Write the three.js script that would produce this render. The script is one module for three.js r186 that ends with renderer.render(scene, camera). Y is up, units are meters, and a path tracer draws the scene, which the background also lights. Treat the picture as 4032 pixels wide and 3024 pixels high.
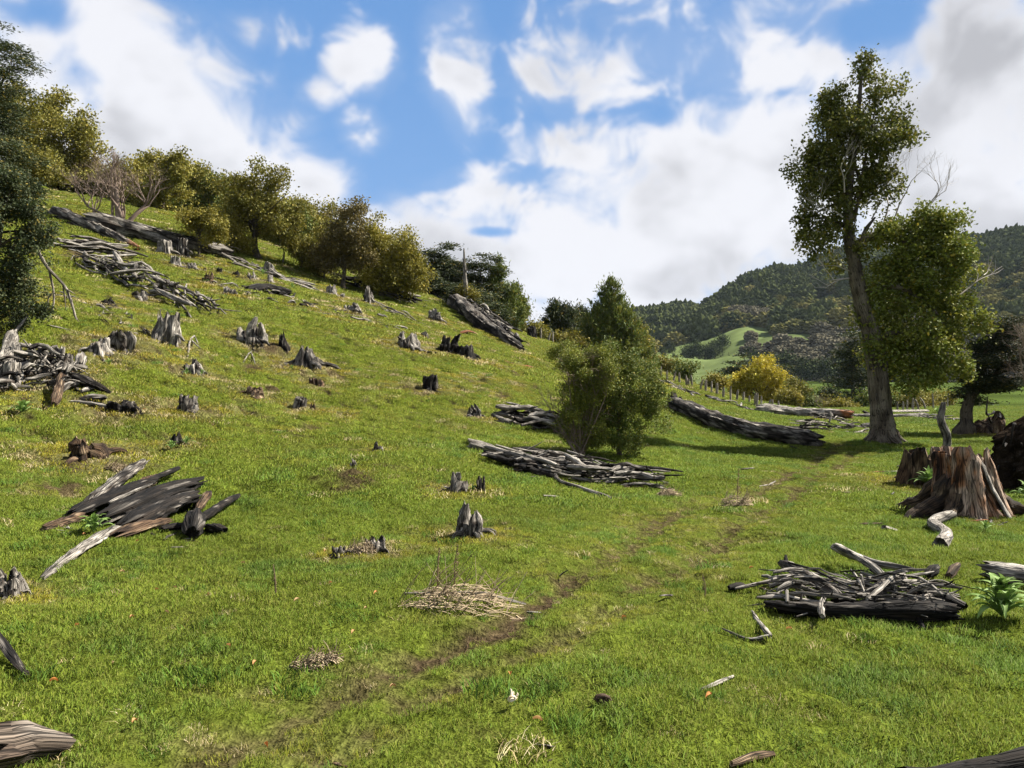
import * as THREE from 'three';
import { createNoise2D, createNoise3D } from 'simplex-noise';

// ------------------------------------------------------------------ camera, sky, sun, exposure
const scene = new THREE.Scene();
const camera = new THREE.PerspectiveCamera(52.8, 4 / 3, 0.05, 6000);
camera.position.set(0, 1.6, 0);
camera.lookAt(0, 1.6, -10);
const renderer = new THREE.WebGLRenderer({ antialias: true });
renderer.toneMapping = THREE.LinearToneMapping;
const EXPOSURE = 3.8;
renderer.toneMappingExposure = EXPOSURE;
renderer.shadowMap.enabled = true;

const rng = (s) => { let a = (s * 2654435761 + 12345) >>> 0; return () => { a = (a + 0x6d2b79f5) | 0; let t = Math.imul(a ^ (a >>> 15), 1 | a); t = (t + Math.imul(t ^ (t >>> 7), 61 | t)) ^ t; return ((t ^ (t >>> 14)) >>> 0) / 4294967296; }; };
const n2 = createNoise2D(rng(7)), n3 = createNoise3D(rng(9));
const { clamp, lerp, smoothstep: ss } = THREE.MathUtils;
const sstep = (a, b, x) => (a < b ? ss(x, a, b) : 1 - ss(x, b, a));
const fbm2 = (x, y, o = 4) => { let s = 0, a = 0.5; for (let i = 0; i < o; i++) { s += a * n2(x, y); x = x * 2.03 + 17.1; y = y * 2.03 - 9.3; a *= 0.5; } return s; };
const fbm3 = (x, y, z, o = 5) => { let s = 0, a = 0.5; for (let i = 0; i < o; i++) { s += a * n3(x, y, z); x = x * 2.02 + 3.1; y = y * 2.02 - 7.7; z = z * 2.02 + 5.3; a *= 0.52; } return s; };

const sunDir = new THREE.Vector3(0.66, 0.72, -0.28).normalize();
const sun = new THREE.DirectionalLight(new THREE.Color(1, 0.945, 0.85), 4.6);
sun.name = 'sun';
sun.position.copy(sunDir).multiplyScalar(200);
sun.castShadow = true;
sun.shadow.mapSize.set(4096, 4096);
sun.shadow.radius = 2;
Object.assign(sun.shadow.camera, { left: -70, right: 70, top: 70, bottom: -70, near: 1, far: 500 });
scene.add(sun, sun.target);

// broken cumulus: every cloud bank is [azimuth, elevation, half width, half height, tilt, density] in degrees
function cloudBanks() {
  const C = [];
  const bank = (az, el, ra, re, k = 1, tilt = 0) => C.push([az, el, ra, re, k, tilt]);
  bank(-32.0, 15.0, 11.3, 9.3, 1, 0);
  bank(-24.9, 16.6, 6.9, 6.9, 1, 0);
  bank(-20.5, 14.1, 6.9, 6.2, 1, 0);
  bank(-15.6, 10.7, 5.1, 5.1, 1, 0);
  bank(-27.1, 21.0, 4.8, 3.8, 1, 0);
  bank(-10.4, 8.7, 8.6, 4.5, 1, 0);
  bank(-3.6, 8.1, 14.4, 4.3, 1, 0);
  bank(6.6, 9.1, 14.4, 5.5, 1, 0);
  bank(13.3, 11.5, 14.4, 6.2, 1, 0);
  bank(5.6, 17.0, 5.1, 1.9, 0.9, 0);
  bank(17.1, 15.9, 9.9, 5.1, 1, 0);
  bank(20.2, 22.0, 8.2, 4.5, 0.95, 0);
  bank(27.6, 15.7, 11.0, 7.5, 1, 0);
  bank(32.0, 19.5, 7.5, 5.5, 1, 0);
  bank(30.7, 10.7, 11.7, 7.5, 1, 0);
  bank(4.4, 22.1, 4.6, 2.9, 0.85, 0);
  bank(-4.1, 22.6, 2.4, 4.6, 0.8, 0.12);
  bank(-10.7, 22.3, 2.3, 2.1, 0.75, 0);
  bank(-11.0, 18.0, 1.7, 1.4, 0.7, 0);
  bank(-14.0, 19.9, 1.5, 0.8, 0.45, 0);
  bank(-18.2, 23.5, 1.6, 0.8, 0.3, 0);
  bank(-16.5, 17.9, 2.1, 1.2, 0.5, 0);
  bank(11.3, 22.6, 6.9, 2.7, 0.42, 0);
  bank(-33.3, 22.3, 2.1, 1.4, 0.7, 0);
  bank(9.3, 25.3, 5.5, 1.4, 0.35, 0);
  bank(-0.2, 13.1, 5.5, 2.1, 0.5, 0);
  bank(25.1, 23.0, 3.8, 1.9, -0.8, 0);
  bank(-1.6, 11.1, 2.1, 0.5, -0.6, 0);
  bank(-31.3, 22.3, 3.1, 1.4, -0.5, 0);
  bank(11.6, 18.7, 3.8, 1.2, -0.3, -0.3);
  return C;
}
function makeSky() {
  const W = 2560, Hh = 1280, data = new Float32Array(W * Hh * 4), C = cloudBanks(), deg = 180 / Math.PI;
  const put = (o, r, g, b) => { data[o] = r / EXPOSURE; data[o + 1] = g / EXPOSURE; data[o + 2] = b / EXPOSURE; data[o + 3] = 1; };
  for (let row = 0; row < Hh; row++) {
    const up = ((row + 0.5) / Hh - 0.5) * Math.PI;
    if (up < -0.02) { for (let col = 0; col < W; col++) put((row * W + col) * 4, 0.5, 0.52, 0.54); continue; }
    const y = Math.sin(up), cu = Math.cos(up), el = up * deg;
    const t = clamp(el / 34, 0, 1), blue = [lerp(0.30, 0.125, t), lerp(0.52, 0.305, t), lerp(0.88, 0.67, t)];
    for (let col = 0; col < W; col++) {
      const a = ((col + 0.5) / W - 0.5) * 2 * Math.PI, x = Math.cos(a) * cu, z = Math.sin(a) * cu;
      const az = Math.atan2(x, -z) * deg;
      const wx = fbm3(x * 6, y * 6, z * 6, 2) * 0.06, wy = fbm3(x * 6 + 9, y * 6, z * 6, 2) * 0.06;
      let f = 0, fa = 0.5, fx = (x + wx) * 7, fy = (y + wy) * 9, fz = z * 7 - wx * 5;
      for (let q = 0; q < 6; q++) { f += fa * n3(fx, fy, fz); fx = fx * 2.05 + 3.1; fy = fy * 2.05 - 7.7; fz = fz * 2.05 + 5.3; fa *= 0.58; }
      let s = -0.9, small = 0;
      for (const [ca, ce, ra, re, k, tilt] of C) {
        let da = az - ca; if (da > 180) da -= 360; if (da < -180) da += 360;
        const de = el - ce, ct = Math.cos(tilt), st = Math.sin(tilt), u = (da * ct + de * st) / ra, v = (-da * st + de * ct) / re, q = u * u + v * v;
        if (q > 6) continue;
        const w = (1 - Math.sqrt(q)) * Math.abs(k);
        if (k > 0) { const ww = Math.min(w * 1.25, k >= 1 ? 1.3 : 0.42); if (ww > s) { s = ww; small = k >= 1 ? 0 : 1; } } else if (w > 0) s -= w * 1.6;
      }
      const out = Math.max(sstep(40, 62, Math.abs(az)), sstep(30, 46, el));
      if (out > 0) s = lerp(s, 0.34 + 0.9 * fbm3(x * 1.7 + 4, y * 2.2, z * 1.7, 3), out);
      const core = sstep(-0.16, 0.58, s + (0.72 + 0.38 * small) * f), dens = clamp(core + 0.16 * (1 - core) * sstep(-0.5, 0.3, s + 0.5 * f), 0, 1), thick = sstep(0.15, 1.1, s + 0.5 * f);
      const shade = sstep(-0.25, 0.5, fbm3(x * 4.2 + 20, y * 6, z * 4.2, 4) + 0.25 * (thick - 0.5));
      const lum = lerp(0.94, 0.64, Math.min(1.3, shade * (0.35 + 0.65 * thick) + (0.45 + 0.5 * f) * Math.exp(-(((az - 33) / 6) ** 2) - ((el - 21) / 6) ** 2))), o = (row * W + col) * 4;
      const veil = dens * 0.96;
      put(o, lerp(blue[0], lum * 0.985, veil), lerp(blue[1], lum * 0.99, veil), lerp(blue[2], lum * 1.03, veil));
    }
  }
  const tex = new THREE.DataTexture(data, W, Hh, THREE.RGBAFormat, THREE.FloatType);
  tex.mapping = THREE.EquirectangularReflectionMapping;
  tex.magFilter = THREE.LinearFilter;
  tex.needsUpdate = true;
  return tex;
}
scene.background = makeSky();
scene.environment = scene.background;

scene.fog = new THREE.FogExp2(0xc4d4ea, 0.00005);

// ------------------------------------------------------------------ surveyed positions (metres; x to the right, z towards the viewer)
const SURVEY = [[-3.86,-8.0,0.066],[-3.92,-6.2,0.04],[-6.29,-9.5,0.631],[-8.27,-12.5,1.447],[-7.59,-17.0,2.561],[-3.64,-15.0,0.967],[-1.43,-11.6,0.416],[-1.21,-19.0,1.253],[-6.07,-25.0,3.537],[-15.77,-27.0,5.954],[-21.61,-37.0,10.224],[-15.31,-39.0,9.057],[-9.96,-41.0,7.476],[-5.18,-42.0,6.111],[-2.79,-44.0,5.8],[-0.17,-47.0,4.82],[2.81,-50.0,4.128],[1.91,-34.0,2.2],[9.46,-52.0,2.518],[14.13,-52.0,0.806],[4.97,-24.5,0.83],[2.44,-21.0,0.714],[4.72,-20.0,0.038],[1.4,-12.1,0.003],[-6.35,-17.5,1.909],[-11.11,-20.5,3.925],[-0.75,-11.9,0.386],[-4.0,-3.0,0.0],[0.0,0.0,0.0],[4.0,-3.0,0.0],[0.0,-5.0,0.0],[0.0,-8.0,0.0],[4.0,-8.0,0.0],[8.0,-10.0,0.02],[4.0,-14.0,0.0],[8.2,-20.5,0.0],[14.0,-22.0,0.0],[20.0,-30.0,0.0],[10.0,-30.0,0.12],[14.0,-40.0,0.05],[20.0,-44.0,0.0],[30.0,-44.0,0.0],[18.0,-54.0,-0.25],[25.0,-60.0,-0.3],[40.0,-60.0,-0.3],[30.0,-20.0,0.1],[15.0,-8.0,0.1],[20.0,0.0,0.2],[0.0,15.0,0.0],[15.0,15.0,0.2],[-15.0,15.0,1.2],[-9.0,-3.0,0.9],[-14.0,-8.0,2.6],[-22.0,-14.0,5.6],[-30.0,-24.0,9.5],[-32.0,-40.0,13.2],[-24.0,-52.0,13.2],[-12.0,-54.0,10.6],[-3.0,-56.0,6.6],[5.0,-62.0,3.4],[12.0,-64.0,1.0],[-36.0,-60.0,15.0],[-20.0,-75.0,12.0],[0.0,-80.0,5.0],[15.0,-80.0,-0.5],[30.0,-80.0,-0.5],[50.0,-80.0,-0.5],[-45.0,-20.0,14.0],[-30.0,0.0,7.0],[50.0,-40.0,0.0],[50.0,0.0,0.5]];
const STUMPS = [
[-8.56,-13.75,0.53,0.49,0,70,4,"bulky bleached stump with many roots in the middle of the large root heap"],
[-8.16,-13.95,0.5,0.43,2,71,4,"grey knobbly stump at the back of the large root heap"],
[-8.44,-13.01,0.42,0.3,0,72,3,"white low root stump at the front of the large root heap"],
[-7.76,-17.36,0.56,0.63,0,11,4,"tall silver stump with a split jagged crown below the long branch heap"],
[-8.17,-15.34,0.45,0.28,0,12,2,"squat pale blocky stump with crumbling cracked sides, beside the arched root stump"],
[-8.09,-16.0,0.54,0.34,2,13,4,"grey hollow stump with an arched root sloping to its side"],
[-10.18,-19.51,0.38,0.31,1,14,1,"small charred stump with two black horns in the dry grass"],
[-10.41,-21.71,0.42,0.3,0,15,2,"low pale stump tucked under the long branch heap"],
[-13.54,-31.1,0.41,0.33,0,16,1,"small whitish stump just below the thick fallen trunk on the ridge"],
[-12.78,-31.05,0.32,0.28,2,17,1,"small black and white stump below the yellow-green sapling"],
[-12.38,-31.19,0.17,0.19,1,18,0,"tiny black stub, first of the two dark stubs below the sapling"],
[-12.01,-31.75,0.21,0.22,1,19,0,"tiny square black stub, second of the two below the sapling"],
[-11.51,-32.21,0.34,0.27,1,20,1,"dark broken stump near the pale sticks under the ridge trees"],
[-11.37,-29.03,0.32,0.3,3,21,1,"small brown rotten stump alone in the upper pasture"],
[-10.87,-32.26,0.38,0.32,0,22,1,"low pale stump left of the green-leaved stump near the ridge"],
[-9.79,-26.9,0.46,0.4,0,23,2,"pale ribbed stump standing alone in the upper slope"],
[-14.74,-32.89,0.71,0.54,0,24,2,"white split stump in front of the thick fallen trunk"],
[-14.15,-33.24,0.59,0.65,2,25,1,"grey square stump at the foot of the thick fallen trunk"],
[-6.64,-16.08,0.43,0.31,2,26,2,"dark topped grey stump with green leaves on both sides"],
[-5.64,-13.59,0.35,0.34,2,27,2,"black and grey broken stump in the lower left pasture"],
[-6.49,-12.88,0.54,0.17,1,28,3,"flat charred stump beside the large grey root heap"],
[-6.77,-20.21,0.71,0.69,2,29,4,"large dark stump with a silver flank and a white root leaning on it"],
[-6.02,-20.34,0.31,0.43,1,30,1,"black cone-shaped stump standing upright"],
[-5.15,-19.4,0.8,0.54,2,31,4,"broad grey stump with mossy top and ribbed sides, right of the black cone"],
[-4.57,-18.08,0.34,0.17,3,32,1,"low crumbling brown stump below the broad mossy stump"],
[-5.21,-15.63,0.32,0.15,3,33,1,"small dark brown stump almost sunk in the grass"],
[-4.29,-15.64,0.29,0.26,2,34,2,"small grey stump with a tilted cap, twin of a thin stub"],
[-3.99,-15.52,0.13,0.19,3,35,0,"thin brown stub next to the small tilted-cap stump"],
[-2.08,-19.61,0.46,0.4,1,36,3,"dark round stump wrapped in twigs on the open slope"],
[-0.85,-17.31,0.33,0.32,2,37,3,"upturned grey root stump left of the branch heap by the bush"],
[-3.37,-24.88,0.79,0.74,0,38,5,"large silver stump with flaring roots in the middle of the slope"],
[-2.22,-26.61,0.76,0.55,1,39,2,"charred stump overgrown with dark twigs, right of the large silver stump"],
[-1.57,-26.52,0.69,0.4,1,40,2,"low blackened stump at the end of the dark row"],
[-3.37,-29.81,0.29,0.41,0,41,1,"slim pale stump above the large silver stump"],
[-3.68,-37.34,0.68,0.54,0,42,3,"pale stump with spread roots near the grassy crest"],
[-6.65,-35.92,0.56,0.77,0,43,2,"twisted white stump with a tall curved spike below the big round tree"],
[-8.14,-34.88,0.52,0.43,0,44,2,"small silver stump in front of the shaded brush"],
[-7.69,-35.08,0.23,0.21,0,45,0,"very small pale stub beside the silver stump in front of the brush"],
[-6.32,-30.65,0.7,0.44,2,46,3,"grey stump with a root reaching out, below the twisted white stump"],
[-5.54,-28.93,0.17,0.21,1,47,0,"tiny black stub below the grey reaching-root stump"],
[-10.97,-34.95,0.46,0.5,0,48,1,"tall pale stump with a leafy plant against it near the ridge"],
[-10.23,-32.71,0.26,0.24,0,49,0,"little pale stub above the burnt log heap"],
[-3.79,-5.86,0.2,0.26,2,50,2,"dark stump with dry grass at the picture edge, below the plank heap"],
[-5.66,-10.39,0.6,0.23,3,51,3,"wide low brown stump draped in straw above the plank heap"],
[-5.03,-11.62,0.23,0.2,1,52,1,"dark conical stump with bright leaves around its foot"],
[-0.73,-10.36,0.31,0.26,2,53,4,"grey ribbed stump with a curled root, leafy plant beside it"],
[-0.43,-10.45,0.12,0.21,1,54,0,"black upright shard next to the grey ribbed stump with a plant"],
[-0.45,-8.09,0.35,0.3,2,55,4,"black and white stump with orange moss on top in the lower pasture"],
[-1.35,-7.58,0.23,0.15,2,56,2,"pale cut stump with straw heaped against it"],
[-1.65,-7.39,0.13,0.1,2,57,1,"small hollow stump left of the straw-covered cut stump"],
[-2.15,-12.4,0.15,0.16,2,58,1,"small round grey stump alone above the bare soil mound"],
[-2.21,-10.77,0.1,0.16,2,59,0,"thin tilted grey shard at the rim of the bare soil mound"],
[1.27,-48.96,0.67,0.83,1,60,0,"jagged black stump on the crest beside the fence"],
[6.75,-32.18,0.69,0.5,1,61,2,"jagged black stump at the upper end of the long fallen log"],
[15.59,-38.41,0.6,0.35,2,62,2,"grey stump poking out of the branch heap near the white log"],
[15.11,-24.52,1.11,0.76,3,63,2,"broad sawn brown stump behind the big split stump"],
[6.88,-12.91,0.81,0.64,3,64,2,"square-sided rotten brown stump left of the big split stump"],
];
const BIG_STUMP = [5.67,-9.72,0.00308];
const LOGS = [
["dead_tree","log","thick dark fallen trunk lying along the ridge behind the sapling",[[-18.15,-33.39,0.0],[-15.44,-34.18,0.0],[-13.0,-35.63,0.0]],0.417,0.281,2],
["dead_tree","log","dark fallen trunk with a splintered red end at the top of the slope",[[-20.04,-33.9,0.0],[-17.46,-32.9,0.0],[-15.34,-31.76,0.0]],0.312,0.125,2],
["fallen_log","log","long dark furrowed log on the near slope, left of the tall tree",[[5.01,-24.48,0.0],[6.35,-21.89,0.0],[7.99,-20.29,0.0]],0.241,0.226,6],
["fallen_log","log","big pale barkless log stretching along the fence with an orange broken end",[[12.37,-38.87,0.0],[14.76,-39.3,0.0],[16.68,-38.22,0.0]],0.255,0.251,0],
["fallen_log","log","thin white log continuing behind the tall tree trunk",[[17.32,-39.48,0.0],[19.19,-39.38,0.0],[21.45,-39.94,0.0]],0.104,0.105,0],
["fallen_log","log","thin pale log behind the thin white log",[[20.76,-42.33,0.0],[26.7,-49.63,0.0]],0.097,0.098,0],
["fallen_log","log","short dark log lying in the grass beside the tall tree",[[13.21,-29.19,0.0],[14.13,-30.06,0.0]],0.134,0.138,1],
["fallen_log","log","charred curled log under the ridge trees",[[-10.34,-40.32,0.0],[-9.78,-41.02,0.0],[-9.17,-41.6,0.0]],0.132,0.109,1],
["fallen_log","log","black burnt log in the middle of the burnt heap",[[-9.82,-29.02,0.0],[-9.46,-30.15,0.08],[-8.77,-30.5,0.0]],0.248,0.14,1],
["fallen_log","log","thin black log sliding down from the burnt heap",[[-9.09,-31.25,0.0],[-8.34,-30.75,0.0],[-7.71,-30.58,0.0]],0.072,0.04,1],
["fallen_log","log","thin dark log lying across the middle slope",[[-7.21,-26.73,0.0],[-6.83,-27.15,0.0],[-6.55,-28.24,0.0]],0.044,0.028,1],
["fallen_log","log","dark split log below the thin dark log of the middle slope",[[-6.38,-26.89,0.0],[-5.95,-26.81,0.0],[-5.58,-26.51,0.0]],0.044,0.026,2],
["fallen_log","log","dark log running down from the large silver stump",[[-3.1,-25.12,0.0],[-2.76,-25.0,0.0],[-2.46,-24.9,0.0]],0.082,0.049,1],
["fallen_log","log","orange rotten log beside the tangled fallen tree",[[-2.41,-36.03,0.0],[-2.05,-36.49,0.0],[-1.71,-36.87,0.0]],0.095,0.073,4],
["fallen_log","log","long orange-brown rotten log below the tangled fallen tree",[[-0.67,-29.93,0.0],[0.04,-28.93,0.0],[0.79,-29.82,0.0]],0.069,0.059,4],
["fallen_log","log","black log lying above the long orange-brown log",[[-0.11,-31.65,0.0],[0.3,-31.18,0.0]],0.052,0.041,1],
["fallen_log","log","white gnarled log with cracked sides left of the branch heap",[[-0.68,-13.4,0.0],[-0.45,-13.43,0.0],[-0.26,-13.4,0.0]],0.114,0.079,0],
["fallen_log","log","long dark log at the lower edge of the heap beneath the bush",[[-0.37,-12.66,0.02],[0.14,-12.26,0.03],[0.69,-12.03,0.02]],0.062,0.047,1],
["fallen_log","log","long bent pale pole with a black butt below the heap beneath the bush",[[0.67,-12.4,0.11],[0.71,-11.83,0.02],[0.93,-11.34,0.01],[1.19,-10.96,0.0],[1.34,-10.49,0.0]],0.024,0.038,2],
["fallen_log","log","short white barked stick lying below the heap beneath the bush",[[0.42,-10.2,0.0],[0.61,-10.32,0.0]],0.017,0.014,0],
["fallen_log","log","twisted white driftwood-like log with a hollow end by the big split stump",[[5.18,-9.12,0.01],[4.73,-8.7,0.0],[4.61,-8.22,0.0],[4.18,-7.55,0.0]],0.054,0.067,0],
["log_piece","log","short pale log offcut on the grass left of the hollow white log",[[4.05,-8.42,0.0],[4.29,-8.64,0.0]],0.028,0.026,0],
["fallen_log","log","mottled white log behind the large leafy plant",[[3.81,-6.15,0.0],[3.88,-6.03,0.0],[3.97,-5.88,0.0]],0.093,0.097,0],
["fallen_log","log","thick grey-brown weathered log end at the lower corner",[[-2.21,-3.25,0.0],[-2.15,-3.38,0.0],[-2.07,-3.47,0.0]],0.117,0.068,7],
["weathered_plank","plank","dark plank leaning out of the grass at the picture edge",[[-3.16,-4.73,0.06],[-2.84,-4.43,0.01],[-2.7,-4.32,0.0]],0.034,0.02,1],
["fallen_branch","branch","short grey branch on the grass below the animal bone",[[0.11,-3.42,0.0],[0.18,-3.42,0.0]],0.012,0.012,2],
["fallen_branch","branch","pale straight stick lying alone in the lower pasture",[[0.97,-3.98,0.0],[1.08,-4.08,0.0],[1.2,-4.2,0.0]],0.012,0.014,0],
["fallen_branch","branch","brown split stick at the bottom edge of the picture",[[0.92,-3.2,0.0],[1.02,-3.26,0.0],[1.11,-3.31,0.0]],0.021,0.024,3],
["fallen_log","log","black wet-looking log in the bottom corner, partly out of the picture",[[1.57,-3.1,0.0],[1.8,-3.16,0.0],[2.17,-3.17,0.0]],0.031,0.078,1],
["weathered_plank","plank","pale pinkish strip of wood on the dry slope below the branch heap",[[-9.63,-19.04,0.0],[-9.0,-18.57,0.0],[-8.59,-18.55,0.0]],0.038,0.024,0],
["fallen_branch","branch","thin pale pole lying level in the grass above the root heap",[[-9.46,-15.78,0.0],[-9.03,-16.03,0.0],[-8.66,-16.43,0.0]],0.016,0.011,0],
["fallen_branch","branch","loose pale stick on the dry grass under the branch heap",[[-12.84,-23.54,0.0],[-11.84,-22.88,0.0],[-11.28,-22.96,0.0]],0.031,0.023,0],
["fallen_branch","branch","grey pole under the dead grass heap",[[-0.81,-5.84,0.0],[-0.41,-5.8,0.01],[-0.26,-5.78,0.01],[0.1,-5.78,0.0]],0.017,0.023,2],
["fallen_branch","branch","broken pale trunk fallen over on the crest beside the fence",[[-0.45,-51.1,0.1],[-0.02,-50.97,0.05],[0.4,-51.18,0.0]],0.101,0.067,0],
["snag_stub","snag","short leaning pale snag on the crest by the fence",[[-0.6,-50.58,0.0],[-0.53,-50.58,0.66],[-0.43,-50.58,1.46]],0.1,0.033,0],
["dead_snag","snag","tall bare white snag rising above the ridge trees",[[-2.61,-44.13,0.0],[-2.64,-44.13,1.3],[-2.71,-44.13,2.32],[-2.74,-44.13,3.48]],0.174,0.043,0],
["weathered_post","post","upright twisted weathered trunk piece behind the rotten brown stump",[[10.69,-19.08,0.0],[10.73,-19.08,0.38],[10.58,-19.08,0.75],[10.64,-19.08,1.2]],0.1,0.081,2],
["snag_stub","snag","upright grey stub standing in the long branch heap",[[-11.54,-25.21,0.0],[-11.54,-25.21,0.23],[-11.54,-25.21,0.46]],0.058,0.041,2],
["dead_snag","snag","slim dead stem standing at the edge of the shaded ridge trees",[[-11.61,-39.13,0.0],[-11.53,-39.13,0.32],[-11.56,-39.13,0.67]],0.051,0.026,0],
["fallen_branch","branch","thin dark twig on the grass in front of the long furrowed log",[[7.26,-20.21,0.0],[7.35,-19.48,0.0]],0.013,0.01,1],
["fallen_log","log","dark log behind the thin white log, right of the tall tree",[[18.33,-40.33,0.21],[18.66,-40.33,0.05],[18.96,-40.32,0.0]],0.093,0.119,1],
["dead_tree","log","massive tangled grey fallen tree on the crest",[[-3.22,-43.41,0],[-1.51,-39.56,0],[0.42,-37.48,0]],0.485,0.221,6],
];
const FORKS = [
["forked_branch","white forked stick standing out of the near grass",[[[[1.7,-5.48,0.0],[1.65,-5.19,0.02],[1.63,-4.88,0.01]],0.014,0.019],[[[1.63,-4.88,0.01],[1.51,-4.93,0.01],[1.36,-5.01,0.0]],0.016,0.008]]],
["forked_branch","small white forked twig in the middle of the valley grass",[[[[4.05,-12.67,0.0],[4.31,-12.96,0.01]],0.012,0.016],[[[4.31,-12.96,0.01],[4.53,-13.28,0.03]],0.014,0.008],[[[4.31,-12.96,0.01],[4.42,-13.03,0.01]],0.012,0.007]]],
["forked_branch","pale branched stick among dry grass below the silver stump",[[[[-7.05,-16.82,0.0],[-7.51,-18.08,0.05],[-7.64,-18.61,0.12]],0.02,0.02],[[[-7.51,-18.08,0.05],[-7.08,-17.6,0.0]],0.018,0.012],[[[-7.64,-18.61,0.12],[-7.19,-18.02,0.02],[-6.96,-17.66,0.0]],0.018,0.01]]],
["forked_branch","pale zigzag branch lying right of the branched stick",[[[[-6.34,-18.19,0.0],[-6.35,-18.77,0.04],[-6.01,-18.19,0.0]],0.02,0.012],[[[-6.35,-18.77,0.04],[-6.45,-19.17,0.09]],0.012,0.008]]],
];
const LEANING = [
[[[-9.29,-16.73,-0.15],[-9.43,-16.73,0.04],[-9.48,-16.73,0.26],[-9.58,-16.73,0.62],[-9.68,-16.73,0.79],[-9.94,-16.73,1.08],[-10.03,-16.73,1.22],[-10.15,-16.73,1.47]],0.022,0.04],
[[[-9.94,-16.73,1.08],[-9.88,-16.73,0.67],[-9.88,-16.73,0.42],[-9.93,-16.73,0.18]],0.028,0.016],
[[[-9.91,-16.73,0.56],[-10.0,-16.73,0.45],[-9.98,-16.73,-0.04]],0.022,0.014],
[[[-9.62,-16.73,0.67],[-9.41,-16.73,0.55]],0.02,0.01],
[[[-9.66,-16.73,0.78],[-9.63,-16.73,0.2]],0.018,0.01],
[[[-9.56,-16.73,0.53],[-9.47,-16.73,0.4]],0.016,0.008],
];
const PILES = [
["grey weathered branch in the long heap running down the upper slope","branches of the long slope heap",-15.13,-27.33,-8.37,-21.85,1.41,0.73,110,0.81,2.66,0.024,0.073,[0.5,0.25,0.25],0.35,101],
["grey branch in the level heap at the top of the long slope heap","branches of the level upper heap",-16.87,-28.86,-15.11,-30.16,0.75,0.48,40,0.87,2.33,0.034,0.078,[0.6,0.2,0.2],0.25,102],
["weathered branch in the heap beneath the round bush","branches of the heap beneath the bush",-0.09,-12.63,2.45,-12.8,1.11,0.33,120,0.38,1.38,0.019,0.046,[0.55,0.2,0.25],0.6,103],
["grey branch in the smaller heap left of the round bush","branches of the heap left of the bush",-0.09,-17.65,1.36,-17.65,0.89,0.46,34,0.41,1.16,0.029,0.07,[0.55,0.3,0.15],0.7,104],
["grey branch in the small heap near the crest","branches of the heap near the crest",-6.07,-35.15,-4.26,-34.95,0.35,0.23,14,0.69,1.38,0.029,0.052,[0.8,0.1,0.1],0.3,105],
["grey branch in the heap before the big pale log","branches of the heap before the pale log",8.72,-23.62,11.02,-24.52,0.44,0.55,44,0.47,1.19,0.02,0.04,[0.55,0.3,0.15],0.6,106],
["weathered stick in the near heap beside the large leafy plant","sticks of the near heap",1.92,-5.81,3.15,-5.56,0.6,0.28,115,0.17,0.71,0.007,0.022,[0.65,0.15,0.2],0.9,107],
["pale branch in the sprawl below the ridge trees","branches sprawled below the ridge trees",-13.44,-35.43,-8.89,-34.47,0.64,0.18,40,0.69,1.95,0.029,0.069,[0.75,0.1,0.15],0.3,108],
["silvery strand of the tangled fallen tree near the crest","strands of the tangled fallen tree",-4.03,-48.86,0.61,-37.77,1.89,0.85,80,0.85,2.56,0.057,0.142,[0.4,0.45,0.15],0.6,109],
["bleached root or branch in the large root heap at the picture edge","roots of the large heap",-8.62,-12.9,-7.71,-13.94,1.11,0.62,90,0.22,0.7,0.018,0.048,[0.55,0.15,0.3],1.2,110],
["pale broken branch in the debris along the fence","debris along the fence",8.36,-43.63,12.27,-38.37,0.57,0.19,54,0.34,1.08,0.034,0.067,[0.8,0.15,0.05],0.6,111],
["charred branch in the burnt heap below the ridge trees","branches of the burnt heap",-9.82,-29.02,-8.75,-30.59,0.55,0.29,20,0.39,1.17,0.029,0.078,[0.1,0.8,0.1],0.5,120],
["dark brushwood branch in the shade under the round ridge tree","brushwood under the ridge tree",-8.4,-40.25,-5.02,-40.64,1.12,0.73,60,1.06,2.39,0.04,0.093,[0.12,0.7,0.18],0.5,112],
["pale branch in the tangle beyond the tall tree","branches beyond the tall tree",20.84,-40.07,20.31,-35.26,0.45,0.27,20,0.49,1.48,0.025,0.049,[0.85,0.1,0.05],0.8,113],
["pale loose branch on the slope below the ridge brush","loose branches below the brush",-9.35,-34.05,-8.05,-34.25,0.41,0.04,7,0.45,1.12,0.022,0.034,[0.9,0.05,0.05],0.3,114],
["small grey stick scattered over the upper pasture","sticks scattered over the upper pasture",-11.27,-28.23,-4.14,-30.31,2.56,0.0,70,0.19,0.82,0.024,0.058,[0.6,0.25,0.15],0.8,115],
["bleached stick scattered on the dry left slope","sticks scattered on the dry left slope",-11.16,-19.15,-7.88,-16.95,1.0,0.0,30,0.18,0.59,0.015,0.03,[0.8,0.1,0.1],0.8,116],
["small stick scattered beside the ridge trees","sticks scattered beside the ridge trees",-14.01,-31.01,-10.14,-33.73,1.04,0.0,18,0.27,0.85,0.021,0.037,[0.8,0.1,0.1],0.5,117],
["splintered piece of wood scattered around the plank heap","splinters around the plank heap",-4.62,-7.75,-2.95,-7.7,0.39,0.0,16,0.05,0.18,0.008,0.018,[0.3,0.4,0.3],0.8,118],
["wood scrap lying around the stumps by the root wall","scraps around the stumps",6.15,-13.06,5.44,-8.56,0.65,0.0,22,0.07,0.21,0.011,0.021,[0.5,0.1,0.4],1.2,119],
];
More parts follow.
